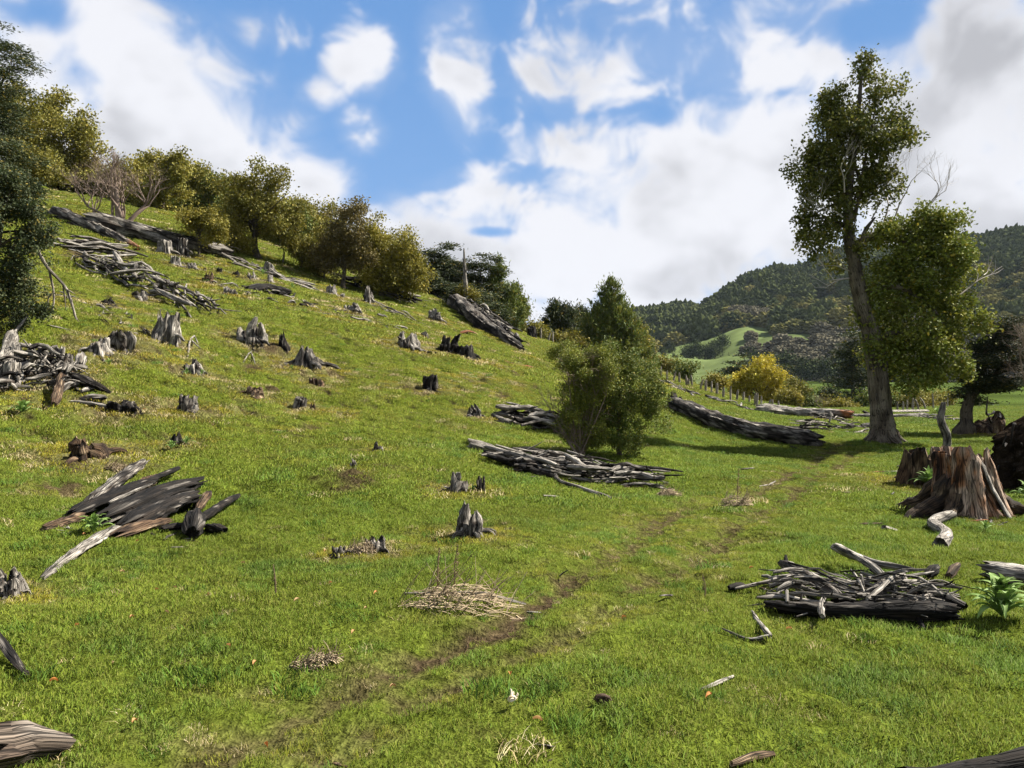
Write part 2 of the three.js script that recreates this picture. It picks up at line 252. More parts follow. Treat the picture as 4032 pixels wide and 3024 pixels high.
const PIECES = [
["weathered_plank","plank","black and white split plank, uppermost of the plank heap",[[-4.69,-8.63,0.06],[-4.86,-10.16,0.07]],0.096,0.087,2,0.55],
["weathered_plank","plank","long dark plank across the middle of the plank heap",[[-4.58,-8.13,0.04],[-4.47,-9.55,0.06]],0.107,0.1,1,0.5],
["weathered_branch","branch","thin black pole sticking out over the plank heap",[[-4.48,-9.05,0.09],[-4.37,-10.15,0.09]],0.036,0.033,1,1],
["weathered_plank","plank","broad black slab in the centre of the plank heap",[[-4.2,-8.17,0.04],[-3.95,-9.53,0.09]],0.172,0.163,1,0.5],
["weathered_plank","plank","lower black slab with white streaks in the plank heap",[[-3.84,-7.82,0.02],[-3.77,-9.11,0.07]],0.149,0.132,1,0.5],
["weathered_log","log","gnarled brown log at the upper end of the plank heap",[[-4.54,-7.51,0.0],[-4.56,-7.86,0.01],[-4.51,-8.13,0.02]],0.044,0.059,3,1],
["weathered_plank","plank","long silver furrowed plank trailing downhill from the heap",[[-3.81,-6.31,0.0],[-3.9,-7.04,0.0],[-3.94,-7.81,0.03]],0.037,0.082,0,0.6],
["weathered_log","log","black upright chunk at the lower end of the plank heap",[[-3.19,-7.71,0.0],[-3.36,-8.23,0.08]],0.096,0.092,1,1],
["weathered_log","log","dark tapering branch pointing uphill from the plank heap",[[-3.38,-8.4,0.04],[-3.31,-9.38,0.06]],0.055,0.031,1,1],
["weathered_log","log","short sawn log with a round brown end by the black chunk",[[-3.23,-8.2,0.0],[-2.97,-7.99,0.0]],0.054,0.052,1,1],
["weathered_log","log","dark stub standing at the lower end of the plank heap",[[-3.56,-8.77,0.05],[-3.68,-9.39,0.06]],0.046,0.056,3,1],
["weathered_plank","plank","brown splintered board under the black slabs of the heap",[[-3.8,-7.53,0.0],[-3.69,-8.16,0.01]],0.119,0.091,3,0.5],
["weathered_log","log","charred crosspiece beneath the black upright chunk",[[-3.53,-7.8,0.0],[-3.37,-8.18,0.02]],0.041,0.043,1,1],
["charred_log","log","thick black log at the front of the near heap",[[1.82,-5.53,0.0],[2.19,-5.4,0.01],[2.58,-5.29,0.0],[2.97,-5.19,0.0]],0.04,0.075,1,1],
["weathered_log","log","grey smooth log lying slantwise on the near heap",[[2.25,-6.44,0.07],[2.36,-5.6,0.08]],0.051,0.048,2,1],
["weathered_log","log","dark log stub at the end of the near heap towards the leafy plant",[[2.96,-5.7,0.0],[3.15,-5.41,0.0]],0.064,0.06,1,1],
["weathered_branch","branch","silver bent branch with a knob crossing the near heap",[[2.8,-6.7,0.15],[2.88,-6.25,0.11],[2.78,-5.6,0.09]],0.031,0.031,0,1],
["weathered_branch","branch","tan peeled branch at the back of the near heap",[[2.84,-6.84,0.12],[3.0,-6.51,0.09],[3.25,-6.24,0.03]],0.038,0.023,0,1],
["forked_stick","branch","thin white forked stick lying on the thick black log",[[2.02,-5.67,0.08],[2.09,-5.57,0.13],[2.34,-5.54,0.12],[2.63,-5.51,0.12]],0.013,0.009,0,1],
["weathered_log","log","dark upright stub at the back of the near heap",[[2.36,-6.66,0.0],[2.4,-6.78,0.1]],0.026,0.013,1,1],
["weathered_log","log","dark knotted stump piece behind the near heap",[[3.31,-6.16,0.0],[3.43,-6.24,0.08]],0.049,0.033,1,1],
["weathered_log","log","small tan knot of wood behind the near heap",[[3.53,-6.24,0.0],[3.69,-6.4,0.05]],0.041,0.034,3,1],
["charred_log","log","black knob of wood at the far end of the near heap",[[1.67,-5.96,0.0],[1.81,-6.05,0.01]],0.027,0.028,1,1],
["weathered_plank","plank","grey split board between the black slabs of the plank heap",[[-4.24,-8.0,0.03],[-4.15,-8.93,0.09]],0.079,0.065,2,0.5],
["weathered_branch","branch","thin pale splinter lying over the black slabs of the plank heap",[[-4.41,-8.47,0.11],[-4.34,-9.33,0.14]],0.022,0.015,0,1],
["weathered_plank","plank","brown rotten board end below the uppermost plank of the heap",[[-4.43,-9.02,0.0],[-4.56,-9.8,0.03]],0.118,0.097,3,0.5],
["charred_log","log","large dark post leaning down the front of the root heap",[[-7.28,-12.31,0.0],[-7.77,-13.4,0.09],[-7.92,-13.91,0.18]],0.069,0.078,3,1],
["charred_log","log","black knobbly log poking out of the root heap",[[-7.56,-13.35,0.09],[-7.21,-13.34,0.06],[-7.02,-13.51,0.03]],0.105,0.035,1,1],
["weathered_log","log","short grey round log at the lower side of the root heap",[[-7.22,-12.95,0.02],[-6.87,-13.04,0.03]],0.055,0.056,2,1],
["weathered_branch","branch","straight white branch lying at the foot of the root heap",[[-7.44,-12.85,0.0],[-7.06,-12.84,0.0],[-6.62,-12.76,0.0]],0.034,0.029,0,1],
["weathered_log","log","white bulky root trunk at the picture edge of the root heap",[[-8.72,-13.11,0.0],[-8.86,-13.62,0.18],[-9.08,-14.06,0.3]],0.146,0.092,0,1],
["weathered_branch","branch","curved white branch rising from the root heap into the dark tree",[[-8.97,-13.83,0.18],[-9.08,-14.06,0.28],[-9.05,-14.43,0.62]],0.041,0.024,0,1],
["weathered_plank","plank","pale plank lying across the top of the root heap",[[-9.09,-14.05,0.14],[-8.64,-14.42,0.11]],0.074,0.066,0,0.5],
["weathered_log","log","bleached knobbly root crown at the right end of the root heap",[[-7.99,-14.32,0.0],[-8.06,-14.5,0.14]],0.113,0.086,0,1],
];
const PLANTS = [
[3.26,-5.15,0.47,0.36,62,1,"large bright green broad-leaved plant beside the near heap"],
[-4.09,-7.57,0.35,0.26,30,2,"bright green strap-leaved plant growing in the plank heap"],
[-7.5,-11.85,0.47,0.24,26,3,"green leafy plant in front of the root heap"],
[-4.97,-11.29,0.26,0.17,18,4,"pale green leaves in front of the dark conical stump"],
[-4.85,-11.52,0.23,0.15,16,5,"thin green leaves right of the dark conical stump"],
[6.68,-12.41,0.57,0.31,30,6,"green leafy clump in front of the rotten brown stump"],
[-0.53,-10.42,0.21,0.14,10,7,"green leaves between the grey ribbed stump and its black shard"],
[-6.56,-15.59,0.24,0.21,14,8,"small green plant left of the dark topped grey stump"],
[-6.4,-15.97,0.23,0.18,12,9,"small green plant right of the dark topped grey stump"],
[-11.02,-34.23,0.61,0.38,16,10,"green plant against the tall pale stump near the ridge"],
[-7.55,-17.09,0.17,0.16,12,11,"small green plant at the foot of the tall silver stump"],
[-7.82,-15.01,0.3,0.18,16,12,"green weed below the squat blocky stump"],
[-5.34,-18.77,0.27,0.17,12,13,"green weed at the side of the broad mossy stump"],
[7.21,-10.85,0.39,0.28,20,14,"green leaves beside the dark root wall at the picture edge"],
[5.2,-8.5,0.22,0.15,12,15,"low green leaves below the big split stump"],
[24.12,-43.88,0.72,0.35,12,16,"green plant among the pale branches beyond the tall tree"],
[-9.3,-32.71,0.47,0.26,12,17,"small green plant below the ridge trees in the upper pasture"],
];
const POSTS = [
[8.66,-46.86,0.49,0],
[9.07,-47.16,0.42,0],
[9.23,-46.03,0.51,0],
[9.63,-46.17,0.45,0.25],
[10.04,-46.36,0.45,-0.05],
[10.53,-46.59,0.41,-0.12],
[10.61,-46.48,0.34,0],
[10.71,-45.96,0.48,-0.12],
[11.13,-45.76,0.44,0.3],
[11.45,-45.76,0.45,0.05],
[11.52,-44.71,0.5,0.04],
[11.99,-45.26,0.44,0],
[12.07,-44.22,0.46,0.05],
[12.1,-42.86,0.57,0.03],
[12.74,-43.84,0.42,0.1],
[13.39,-44.76,0.37,0.05],
[13.46,-43.87,0.27,0],
[13.42,-42.69,0.48,0.05],
[13.45,-42.5,0.47,0.08],
[14.06,-43.63,0.37,0],
[14.61,-44.03,0.26,0.4],
[14.78,-43.9,0.29,0],
[14.91,-43.28,0.31,0],
[1.91,-51.47,0.57,0],
[2.41,-51.61,0.44,0.25],
[2.68,-50.96,0.57,0],
[26.64,-53.47,0.48,0],
[27.19,-53.77,0.48,0],
[27.67,-54.15,0.56,0],
[27.95,-53.92,0.64,0],
[29.49,-56.01,0.62,-0.5],
[30.51,-56.98,0.63,-0.6],
[32.78,-60.14,0.85,-0.1],
[36.43,-64.68,0.58,0],
];
const SOIL = [
[-2.07,-10.22,0.32],
[-2.47,-10.52,0.21],
[-3.53,-13.67,0.13],
[-2.28,-19.01,0.41],
[-4.47,-13.95,0.14],
[-6.19,-11.45,0.21],
[-10.47,-23.35,0.34],
[-6.28,-20.02,0.36],
[7.2,-25.53,0.25],
[9.18,-36.14,0.24],
[4.28,-19.06,0.22],
[3.09,-17.3,0.17],
[-5.63,-9.94,0.2],
[-5.3,-9.03,0.21],
[-2.77,-6.36,0.06],
[0.18,-5.6,0.06],
[-16.04,-28.64,0.66],
[-5.78,-30.59,0.3],
[-1.97,-8.04,0.08],
[-5.09,-16.55,0.16],
[-1.9,-11.2,0.11],
[-8.03,-28.23,0.28],
[-4.32,-19.2,0.16],
[-4.35,-29.07,0.29],
[-3.49,-33.63,0.28],
[-0.24,-20.47,0.27],
[0.11,-24.7,0.24],
[-0.81,-3.68,0.03],
[-0.15,-3.55,0.04],
[1.52,-10.92,0.09],
[5.61,-9.27,0.24],
[6.5,-10.03,0.2],
[12.84,-39.76,0.33],
[-0.89,-3.51,0.03],
[-0.58,-4.38,0.04],
[-6.05,-18.12,0.24],
[-6.67,-37.89,0.31],
[-7.82,-20.61,0.17],
];
const RUT_A = [
[-1.46,-3.23],
[-1.29,-3.52],
[-1.08,-3.93],
[-0.97,-4.12],
[-0.62,-4.49],
[-0.26,-4.94],
[-0.09,-5.08],
[0.21,-5.7],
[0.62,-6.65],
[0.97,-7.35],
[1.63,-8.98],
[2.57,-10.54],
[3.86,-12.08],
[5.63,-15.13],
[7.55,-18.79],
[8.76,-20.78],
];
const RUT_B = [
[-0.97,-3.22],
[-0.79,-3.49],
[-0.7,-3.76],
[-0.5,-4.02],
[-0.17,-4.43],
[0.39,-5.04],
[0.91,-5.97],
[1.53,-6.82],
[2.1,-7.96],
[2.58,-8.89],
[3.78,-10.81],
[4.95,-12.96],
[7.02,-16.66],
[8.68,-19.39],
];
const TREES = [
["layer",-14.09,-20.0,0.112,[[0.46,2.45,0,1.12,1.31,0.95],[0.59,4.09,0,0.92,1.18,0.78],[0.98,4.88,0,0.72,0.59,0.61],[0.46,5.87,0,0.92,0.59,0.78],[1.05,3.37,0,0.72,0.79,0.61]],0.053,16000,1,1,"feathery dark tree top rising at the picture edge against the cloud",0,""],
["broad",-9.85,-14.52,0.081,[[0.43,1.57,0,0.67,1.1,0.57],[0.05,2.72,0,0.76,0.86,0.65],[0.43,0.71,0,0.67,0.57,0.57],[0.69,2.24,0,0.5,0.71,0.43],[0.48,3.0,0,0.52,0.52,0.45]],0.038,26000,1,80,"dense dark bushy tree at the picture edge above the root heap",0,""],
["broad",-27.8,-46.0,0.181,[[0.23,4.09,0,1.81,1.66,1.54],[1.89,3.34,0,1.66,1.51,1.41],[-0.38,2.43,0,1.96,1.81,1.67],[1.13,1.52,0,1.81,1.36,1.54],[2.34,2.28,0,1.21,1.21,1.03],[0.6,5.15,0,0.91,0.76,0.77]],0.121,11000,0,2,"broad olive-brown tree on the ridge beside the dark tree",0,""],
["bare",-17.68,-34.83,0.149,[[0.11,1.83,0,1.72,1.49,1.46],[-0.46,2.29,0,1.26,1.14,1.07],[1.03,2.06,0,1.03,1.14,0.87],[0.11,2.97,0,0.8,0.57,0.68]],0.034,900,4,3,"leafless reddish-brown twiggy tree in front of the ridge wood",0,""],
["broad",-20.78,-46.0,0.121,[[0.3,1.65,0,1.51,1.51,1.28],[0.91,2.55,0,1.06,0.91,0.9],[-0.6,0.44,0,1.06,1.06,0.9],[-0.45,2.86,0,0.6,0.45,0.51]],0.121,7500,0,4,"olive tree behind the leafless twiggy tree",0,""],
["broad",-13.85,-34.22,0.073,[[0.19,1.39,0,0.9,0.62,0.76],[-0.15,1.84,0,0.62,0.45,0.53],[0.64,1.17,0,0.62,0.51,0.53]],0.079,4200,2,5,"small round yellow-green sapling tree on the ridge",0,""],
["broad",-24.34,-62.0,0.163,[[-0.41,3.48,0,1.63,1.22,1.38],[0.81,2.67,0,1.63,1.22,1.38]],0.183,3500,2,6,"sunlit bright green tree behind the ridge",0,""],
["broad",-12.58,-38.1,0.213,[[0.0,3.65,0,1.5,1.0,1.28],[0.88,2.78,0,1.38,1.13,1.17],[-0.75,2.65,0,1.38,1.13,1.17],[0.38,1.65,0,1.63,1.0,1.38],[1.38,1.9,0,0.88,0.88,0.74],[-1.0,1.65,0,1.0,0.75,0.85]],0.1,12500,0,7,"big spreading dark trunked tree in the middle of the ridge",0,""],
["broad",-13.83,-47.0,0.108,[[0.46,1.46,0,1.54,1.39,1.31],[0.15,0.07,0,1.39,1.08,1.18],[1.08,0.53,0,1.23,1.39,1.05],[1.39,1.46,0,0.93,0.77,0.79]],0.123,7000,0,8,"olive green tree between the spreading tree and the brownish thicket",0,""],
["broad",-8.41,-38.47,0.139,[[-0.13,2.91,0,1.14,1.26,0.97],[0.63,3.54,0,1.01,0.88,0.86],[-0.25,1.77,0,1.01,1.01,0.86],[0.88,2.15,0,1.01,1.14,0.86],[-0.76,1.64,0,0.63,0.76,0.54]],0.088,9500,4,9,"brownish many-stemmed tree leaning over the shaded brush",0,""],
["broad",-6.74,-39.79,0.17,[[0.0,2.94,0,1.44,1.04,1.22],[1.04,2.16,0,1.44,1.44,1.22],[0.0,1.37,0,1.44,1.18,1.22],[1.7,1.37,0,0.91,1.18,0.78],[0.78,0.72,0,1.44,0.65,1.22]],0.091,14500,2,10,"big dense round yellow-olive tree at the lower end of the ridge",0,""],
["layer",-4.69,-50.0,0.181,[[0.0,2.44,0,1.15,1.15,0.98],[-0.16,1.12,0,1.31,1.15,1.12],[0.49,0.63,0,1.15,0.66,0.98]],0.131,6500,1,11,"dark layered tree left of the white snag",0,""],
["layer",-2.23,-50.0,0.181,[[-0.16,2.87,0,1.48,0.98,1.26],[0.0,1.72,0,1.64,0.98,1.4],[0.33,1.07,0,1.48,0.49,1.26]],0.131,7500,1,12,"dark layered tree right behind the white snag",0,""],
["cone",-0.51,-50.0,0.164,[[-0.25,2.11,0,1.15,1.97,0.98],[0.25,1.46,0,0.98,1.31,0.84],[-0.74,1.79,0,0.82,1.81,0.7]],0.131,8000,5,13,"pointed green conifer at the end of the ridge wood",0,""],
["broad",-2.42,-44.43,0.044,[[0.0,0.98,0,0.61,0.38,0.52],[-0.29,1.2,0,0.35,0.29,0.3]],0.088,1500,2,14,"small yellow-leaved tree under the white snag",0,""],
["bare",0.81,-56.0,0.074,[[0.18,1.32,0,1.01,0.74,0.86]],0.055,300,4,15,"pale bare shrub on the crest by the fence",0,""],
["broad",1.27,-56.0,0.074,[[0.09,0.75,0,0.74,0.55,0.63],[0.64,0.56,0,0.64,0.4,0.55]],0.129,1600,0,16,"low olive bush on the crest by the fence posts",0,""],
["cone",3.66,-64.0,0.189,[[-0.11,3.29,0,1.05,1.16,0.89],[0.84,2.87,0,1.05,0.95,0.89]],0.168,4500,1,17,"dark green tree left of the big cone-shaped tree",0,""],
["cone",5.94,-66.0,0.195,[[0.0,3.98,0,1.08,1.08,0.92]],0.173,2500,1,18,"blue-green conifer between the dark tree and the big cone-shaped tree",0,""],
["cone",7.41,-58.0,0.286,[[0.0,3.94,0,1.81,2.38,1.54],[-0.29,2.22,0,2.76,2.09,2.35],[0.86,2.22,0,2.09,2.09,1.78],[-1.43,1.84,0,1.71,1.71,1.46]],0.152,17000,5,19,"big dense cone-shaped green tree behind the round bush",0,""],
["broad",9.41,-58.0,0.076,[[0.0,2.88,0,0.76,0.95,0.65],[0.29,1.93,0,0.67,0.76,0.57],[-0.19,3.45,0,0.48,0.57,0.4]],0.133,2600,2,20,"slim yellow tree right of the big cone-shaped tree",0,""],
["broad",4.21,-56.0,0.074,[[-0.09,0.62,0,1.1,0.55,0.94],[-0.83,0.8,0,0.64,0.37,0.55]],0.129,2500,2,21,"low yellow-olive bush left of the big cone-shaped tree",0,""],
["twiggy",1.28,-14.49,0.038,[[0.02,1.71,0,0.55,0.5,0.46],[-0.17,1.19,0,0.43,0.57,0.36],[0.21,1.43,0,0.38,0.43,0.32],[0.07,0.86,0,0.33,0.43,0.28],[0.4,1.43,0,0.43,0.52,0.36],[-0.21,0.52,0,0.36,0.38,0.3],[0.21,0.43,0,0.33,0.29,0.28]],0.029,32000,9,22,"round bush with bare brown twigs above the branch heap",0,""],
["broad",2.1,-15.06,0.064,[[0.15,1.58,0,0.69,0.59,0.59],[-0.15,1.14,0,0.74,0.64,0.63],[0.49,1.09,0,0.47,0.64,0.4],[0.15,0.69,0,0.64,0.45,0.55],[-0.35,0.74,0,0.4,0.45,0.34],[-0.05,1.88,0,0.49,0.3,0.42],[0.05,0.37,0,0.45,0.25,0.38]],0.03,20000,5,23,"dense dark green round tree growing out of the branch heap",0,""],
["broad",-25.69,-40.0,0.158,[[0.0,2.77,0,1.71,1.71,1.45],[0.92,1.19,0,1.58,1.44,1.34],[-0.53,4.08,0,1.18,1.18,1.0]],0.105,10000,0,71,"olive tree half hidden behind the dark tree at the picture edge",0,""],
["broad",-24.86,-52.0,0.137,[[0.0,2.13,0,1.54,1.2,1.31],[0.68,1.1,0,1.54,1.2,1.31],[-0.68,0.76,0,1.37,1.02,1.16]],0.137,6500,0,72,"olive tree filling the ridge behind the leafless twiggy tree",0,""],
["broad",-23.09,-56.0,0.147,[[-0.37,2.92,0,1.47,1.1,1.25],[-1.1,1.82,0,1.65,1.29,1.41],[0.37,1.45,0,1.47,1.1,1.25]],0.147,6500,0,73,"olive-brown tree on the ridge behind the small sapling",0,""],
["broad",-19.78,-54.0,0.142,[[0.0,2.16,0,1.42,1.24,1.21],[-0.53,0.92,0,1.6,1.24,1.36],[0.71,0.74,0,1.24,1.06,1.05]],0.142,6500,2,74,"yellow-olive tree left of the big spreading tree",0,""],
["broad",-13.76,-54.0,0.142,[[0.0,1.82,0,1.42,1.24,1.21],[0.53,0.75,0,1.42,1.42,1.21],[-0.35,0.22,0,1.24,1.06,1.05]],0.142,6500,0,75,"dark olive tree behind the brownish many-stemmed tree",0,""],
["broad",-27.68,-50.0,0.148,[[0.0,1.48,0,1.48,1.31,1.26],[0.82,0.33,0,1.48,1.15,1.26],[-0.49,0.33,0,1.48,1.15,1.26]],0.131,7000,0,76,"olive tree low on the ridge left of the leafless twiggy tree",0,""],
["layer",-3.83,-54.0,0.177,[[0.0,2.16,0,1.42,1.06,1.21],[0.35,1.09,0,1.6,0.89,1.36]],0.142,6000,1,77,"dark layered tree filling the wood behind the white snag",0,""],
["cone",0.25,-54.0,0.142,[[0.0,2.05,0,0.71,1.24,0.6],[0.35,1.34,0,0.62,0.89,0.53]],0.142,4000,5,78,"outermost pointed conifer at the end of the ridge wood",0,""],
["broad",-27.05,-45.62,0.09,[[-0.05,1.3,0,1.02,0.77,0.87],[0.61,0.82,0,0.77,0.61,0.65],[-0.61,0.71,0,0.71,0.56,0.61]],0.112,3600,0,216,"","","belt trees along the ridge"],
["broad",-26.39,-46.74,0.092,[[0.23,1.44,0,1.17,0.88,0.99],[0.7,0.94,0,0.88,0.7,0.75],[-0.7,0.82,0,0.82,0.64,0.7]],0.115,3600,4,204.79268705892298,"","","belt trees along the ridge"],
["broad",-24.39,-46.04,0.091,[[-0.18,1.37,0,1.05,0.78,0.89],[0.63,0.84,0,0.78,0.63,0.67],[-0.63,0.73,0,0.73,0.58,0.62]],0.113,3600,0,214.25988738591553,"","","belt trees along the ridge"],
["broad",-24.45,-49.8,0.098,[[-0.15,1.84,0,1.36,1.02,1.15],[0.81,1.09,0,1.02,0.81,0.86],[-0.81,0.95,0,0.95,0.75,0.81]],0.123,3600,2,235.41668933705228,"","","belt trees along the ridge"],
["broad",-22.65,-49.03,0.097,[[0.0,1.61,0,1.25,0.94,1.06],[0.75,1.0,0,0.94,0.75,0.8],[-0.75,0.88,0,0.88,0.69,0.74]],0.121,3600,5,226.88541944244912,"","","belt trees along the ridge"],
["broad",-21.48,-49.91,0.098,[[0.22,2.3,0,1.42,1.06,1.21],[0.85,1.13,0,1.06,0.85,0.9],[-0.85,0.99,0,0.99,0.78,0.84]],0.123,3600,0,226.0853232552588,"","","belt trees along the ridge"],
["broad",-19.64,-50.29,0.099,[[0.17,1.85,0,1.27,0.95,1.08],[0.76,1.02,0,0.95,0.76,0.81],[-0.76,0.89,0,0.89,0.7,0.76]],0.124,3600,5,250.4401348318463,"","","belt trees along the ridge"],
["broad",-17.03,-47.71,0.094,[[-0.13,1.45,0,1.09,0.82,0.93],[0.65,0.87,0,0.82,0.65,0.69],[-0.65,0.76,0,0.76,0.6,0.65]],0.117,3600,0,255.3893779598219,"","","belt trees along the ridge"],
["broad",-16.73,-50.98,0.1,[[0.01,1.89,0,1.24,0.93,1.05],[0.74,0.99,0,0.93,0.74,0.79],[-0.74,0.87,0,0.87,0.68,0.74]],0.126,3600,2,246.63239636237506,"","","belt trees along the ridge"],
["broad",-13.54,-45.4,0.089,[[0.18,1.8,0,1.19,0.89,1.01],[0.71,0.95,0,0.89,0.71,0.76],[-0.71,0.83,0,0.83,0.65,0.71]],0.112,3600,5,240.43490674230907,"","","belt trees along the ridge"],
["broad",-13.2,-49.48,0.097,[[-0.09,1.71,0,1.16,0.87,0.98],[0.69,0.93,0,0.87,0.69,0.74],[-0.69,0.81,0,0.81,0.64,0.69]],0.122,3600,2,239.48710014069638,"","","belt trees along the ridge"],
["broad",-11.01,-46.37,0.091,[[0.12,1.46,0,0.97,0.73,0.82],[0.58,0.77,0,0.73,0.58,0.62],[-0.58,0.68,0,0.68,0.53,0.58]],0.114,3600,0,231.5262776894108,"","","belt trees along the ridge"],
["broad",-9.72,-46.75,0.092,[[-0.22,1.83,0,1.32,0.99,1.13],[0.79,1.06,0,0.99,0.79,0.84],[-0.79,0.93,0,0.93,0.73,0.79]],0.115,3600,0,224.41209376612665,"","","belt trees along the ridge"],
["broad",-8.32,-49.41,0.097,[[0.22,1.7,0,1.41,1.06,1.2],[0.85,1.13,0,1.06,0.85,0.9],[-0.85,0.99,0,0.99,0.77,0.84]],0.122,3600,2,248.2492049305995,"","","belt trees along the ridge"],
["broad",-6.66,-48.91,0.096,[[0.17,1.25,0,0.76,0.57,0.65],[0.46,0.61,0,0.57,0.46,0.49],[-0.46,0.53,0,0.53,0.42,0.45]],0.12,3600,0,249.11624972694904,"","","belt trees along the ridge"],
["layer",-4.98,-47.66,0.094,[[-0.17,1.05,0,0.75,0.57,0.64],[0.45,0.6,0,0.57,0.45,0.48],[-0.45,0.53,0,0.53,0.42,0.45]],0.117,3600,1,248.85265987322418,"","","belt trees along the ridge"],
["layer",-2.88,-45.06,0.089,[[-0.2,0.97,0,0.75,0.56,0.64],[0.45,0.6,0,0.56,0.45,0.48],[-0.45,0.53,0,0.53,0.41,0.45]],0.111,3600,1,275.3252047695005,"","","belt trees along the ridge"],
["layer",-1.2,-46.74,0.092,[[-0.19,1.33,0,0.79,0.59,0.67],[0.47,0.63,0,0.59,0.47,0.5],[-0.47,0.55,0,0.55,0.43,0.47]],0.115,3600,1,294.6750317623546,"","","belt trees along the ridge"],
["broad",-10.8,-39.58,0.065,[[0.0,1.08,0,0.81,0.62,0.68],[0.39,0.69,0,0.65,0.47,0.55]],0.091,4200,0,81,"low olive bush in front of the trees right of the spreading tree",0,""],
["broad",-9.66,-39.69,0.065,[[0.0,1.11,0,0.78,0.72,0.66],[-0.33,0.65,0,0.59,0.44,0.5]],0.091,4200,2,82,"low yellow-olive bush left of the brownish many-stemmed tree",0,""],
["broad",-13.2,-37.04,0.061,[[-0.18,1.03,0,0.71,0.61,0.6],[0.18,0.61,0,0.58,0.44,0.5]],0.085,3800,2,83,"low yellow-olive bush left of the spreading tree trunk",0,""],
["broad",22.27,-70.0,0.161,[[-0.34,2.72,0,2.41,1.61,2.05],[-1.26,1.8,0,1.61,1.38,1.37],[1.26,1.8,0,1.38,1.38,1.17],[0.34,3.87,0,1.15,0.69,0.98],[1.72,0.88,0,0.92,0.8,0.78]],0.161,9500,3,24,"bright yellow round tree beyond the fence",0,""],
["layer",24.17,-78.0,0.179,[[0.51,4.26,0,2.3,1.28,1.96],[-1.54,3.49,0,1.54,1.02,1.31],[2.56,3.49,0,1.02,1.02,0.87]],0.179,4500,1,25,"dark flat-topped tree behind the bright yellow tree",0,""],
["broad",15.49,-70.0,0.092,[[0.0,2.86,0,1.03,0.92,0.88],[-0.23,1.94,0,0.92,0.46,0.78]],0.161,2600,5,26,"small round green tree beyond the fence on the crest",0,""],
["broad",13.92,-72.0,0.095,[[0.12,3.19,0,1.06,0.76,0.9],[-0.59,3.43,0,0.71,0.59,0.6]],0.165,2000,2,27,"small orange-yellow tree beyond the fence on the crest",0,""],
["broad",19.12,-72.0,0.095,[[-0.12,2.01,0,0.99,0.9,0.84],[-0.83,1.77,0,0.71,0.59,0.6]],0.165,2400,2,28,"olive green bush left of the bright yellow tree",0,""],
["layer",33.09,-75.0,0.271,[[0.25,6.53,0,0.98,1.48,0.84],[0.0,4.8,0,1.6,1.48,1.36],[-0.25,3.08,0,1.97,1.48,1.67],[0.0,1.36,0,2.22,1.23,1.88]],0.172,9500,1,29,"tall dark layered conifer behind the tall tree",0,""],
["broad",22.27,-62.0,0.051,[[0.0,0.96,0,0.92,0.65,0.78],[0.46,0.76,0,0.55,0.39,0.47],[-0.46,0.7,0,0.55,0.33,0.47]],0.132,1900,2,40,"","","hedge bushes beyond the pale logs"],
["broad",25.38,-67.0,0.055,[[0.0,0.71,0,1.1,0.75,0.93],[0.55,0.49,0,0.66,0.45,0.56],[-0.55,0.41,0,0.66,0.37,0.56]],0.143,1900,5,41,"","","hedge bushes beyond the pale logs"],
["broad",28.93,-72.0,0.059,[[0.0,0.55,0,1.06,0.76,0.9],[0.53,0.32,0,0.64,0.45,0.54],[-0.53,0.25,0,0.64,0.38,0.54]],0.154,1900,2,42,"","","hedge bushes beyond the pale logs"],
["broad",26.34,-62.0,0.051,[[0.0,0.34,0,1.12,0.65,0.95],[0.56,0.14,0,0.67,0.39,0.57],[-0.56,0.08,0,0.67,0.33,0.57]],0.132,1900,2,43,"","","hedge bushes beyond the pale logs"],
["broad",30.22,-67.0,0.055,[[0.0,0.43,0,0.99,0.79,0.84],[0.49,0.19,0,0.59,0.48,0.5],[-0.49,0.11,0,0.59,0.4,0.5]],0.143,1900,5,44,"","","hedge bushes beyond the pale logs"],
["broad",33.9,-72.0,0.059,[[0.0,0.42,0,1.06,0.95,0.9],[0.53,0.14,0,0.64,0.57,0.54],[-0.53,0.04,0,0.64,0.47,0.54]],0.154,1900,2,45,"","","hedge bushes beyond the pale logs"],
["broad",31.43,-62.0,0.051,[[0.0,0.74,0,1.22,0.94,1.04],[0.61,0.46,0,0.73,0.56,0.62],[-0.61,0.37,0,0.73,0.47,0.62]],0.132,1900,2,46,"","","hedge bushes beyond the pale logs"],
["broad",35.28,-67.0,0.055,[[0.0,0.48,0,1.1,0.97,0.93],[0.55,0.19,0,0.66,0.58,0.56],[-0.55,0.09,0,0.66,0.48,0.56]],0.143,1900,2,47,"","","hedge bushes beyond the pale logs"],
["broad",39.57,-72.0,0.059,[[0.0,0.36,0,1.3,0.85,1.11],[0.65,0.11,0,0.78,0.51,0.66],[-0.65,0.02,0,0.78,0.43,0.66]],0.154,1900,2,48,"","","hedge bushes beyond the pale logs"],
["broad",30.41,-62.0,0.051,[[0.0,0.34,0,0.92,0.61,0.78],[0.46,0.16,0,0.55,0.37,0.47],[-0.46,0.09,0,0.55,0.31,0.47]],0.132,1900,5,49,"","","hedge bushes beyond the pale logs"],
["broad",24.72,-67.0,0.055,[[0.0,1.71,0,0.77,0.53,0.65],[0.38,1.55,0,0.46,0.32,0.39],[-0.38,1.49,0,0.46,0.26,0.39]],0.143,1900,0,50,"","","hedge bushes beyond the pale logs"],
["broad",29.64,-72.0,0.059,[[0.0,1.12,0,0.83,0.61,0.7],[0.41,0.94,0,0.5,0.37,0.42],[-0.41,0.87,0,0.5,0.31,0.42]],0.154,1900,1,51,"","","hedge bushes beyond the pale logs"],
["bare",24.11,-60.0,0.039,[[-0.1,0.77,0,0.89,0.55,0.75]],0.047,260,4,60,"pale bare twiggy bush in front of the hedge",0,""],
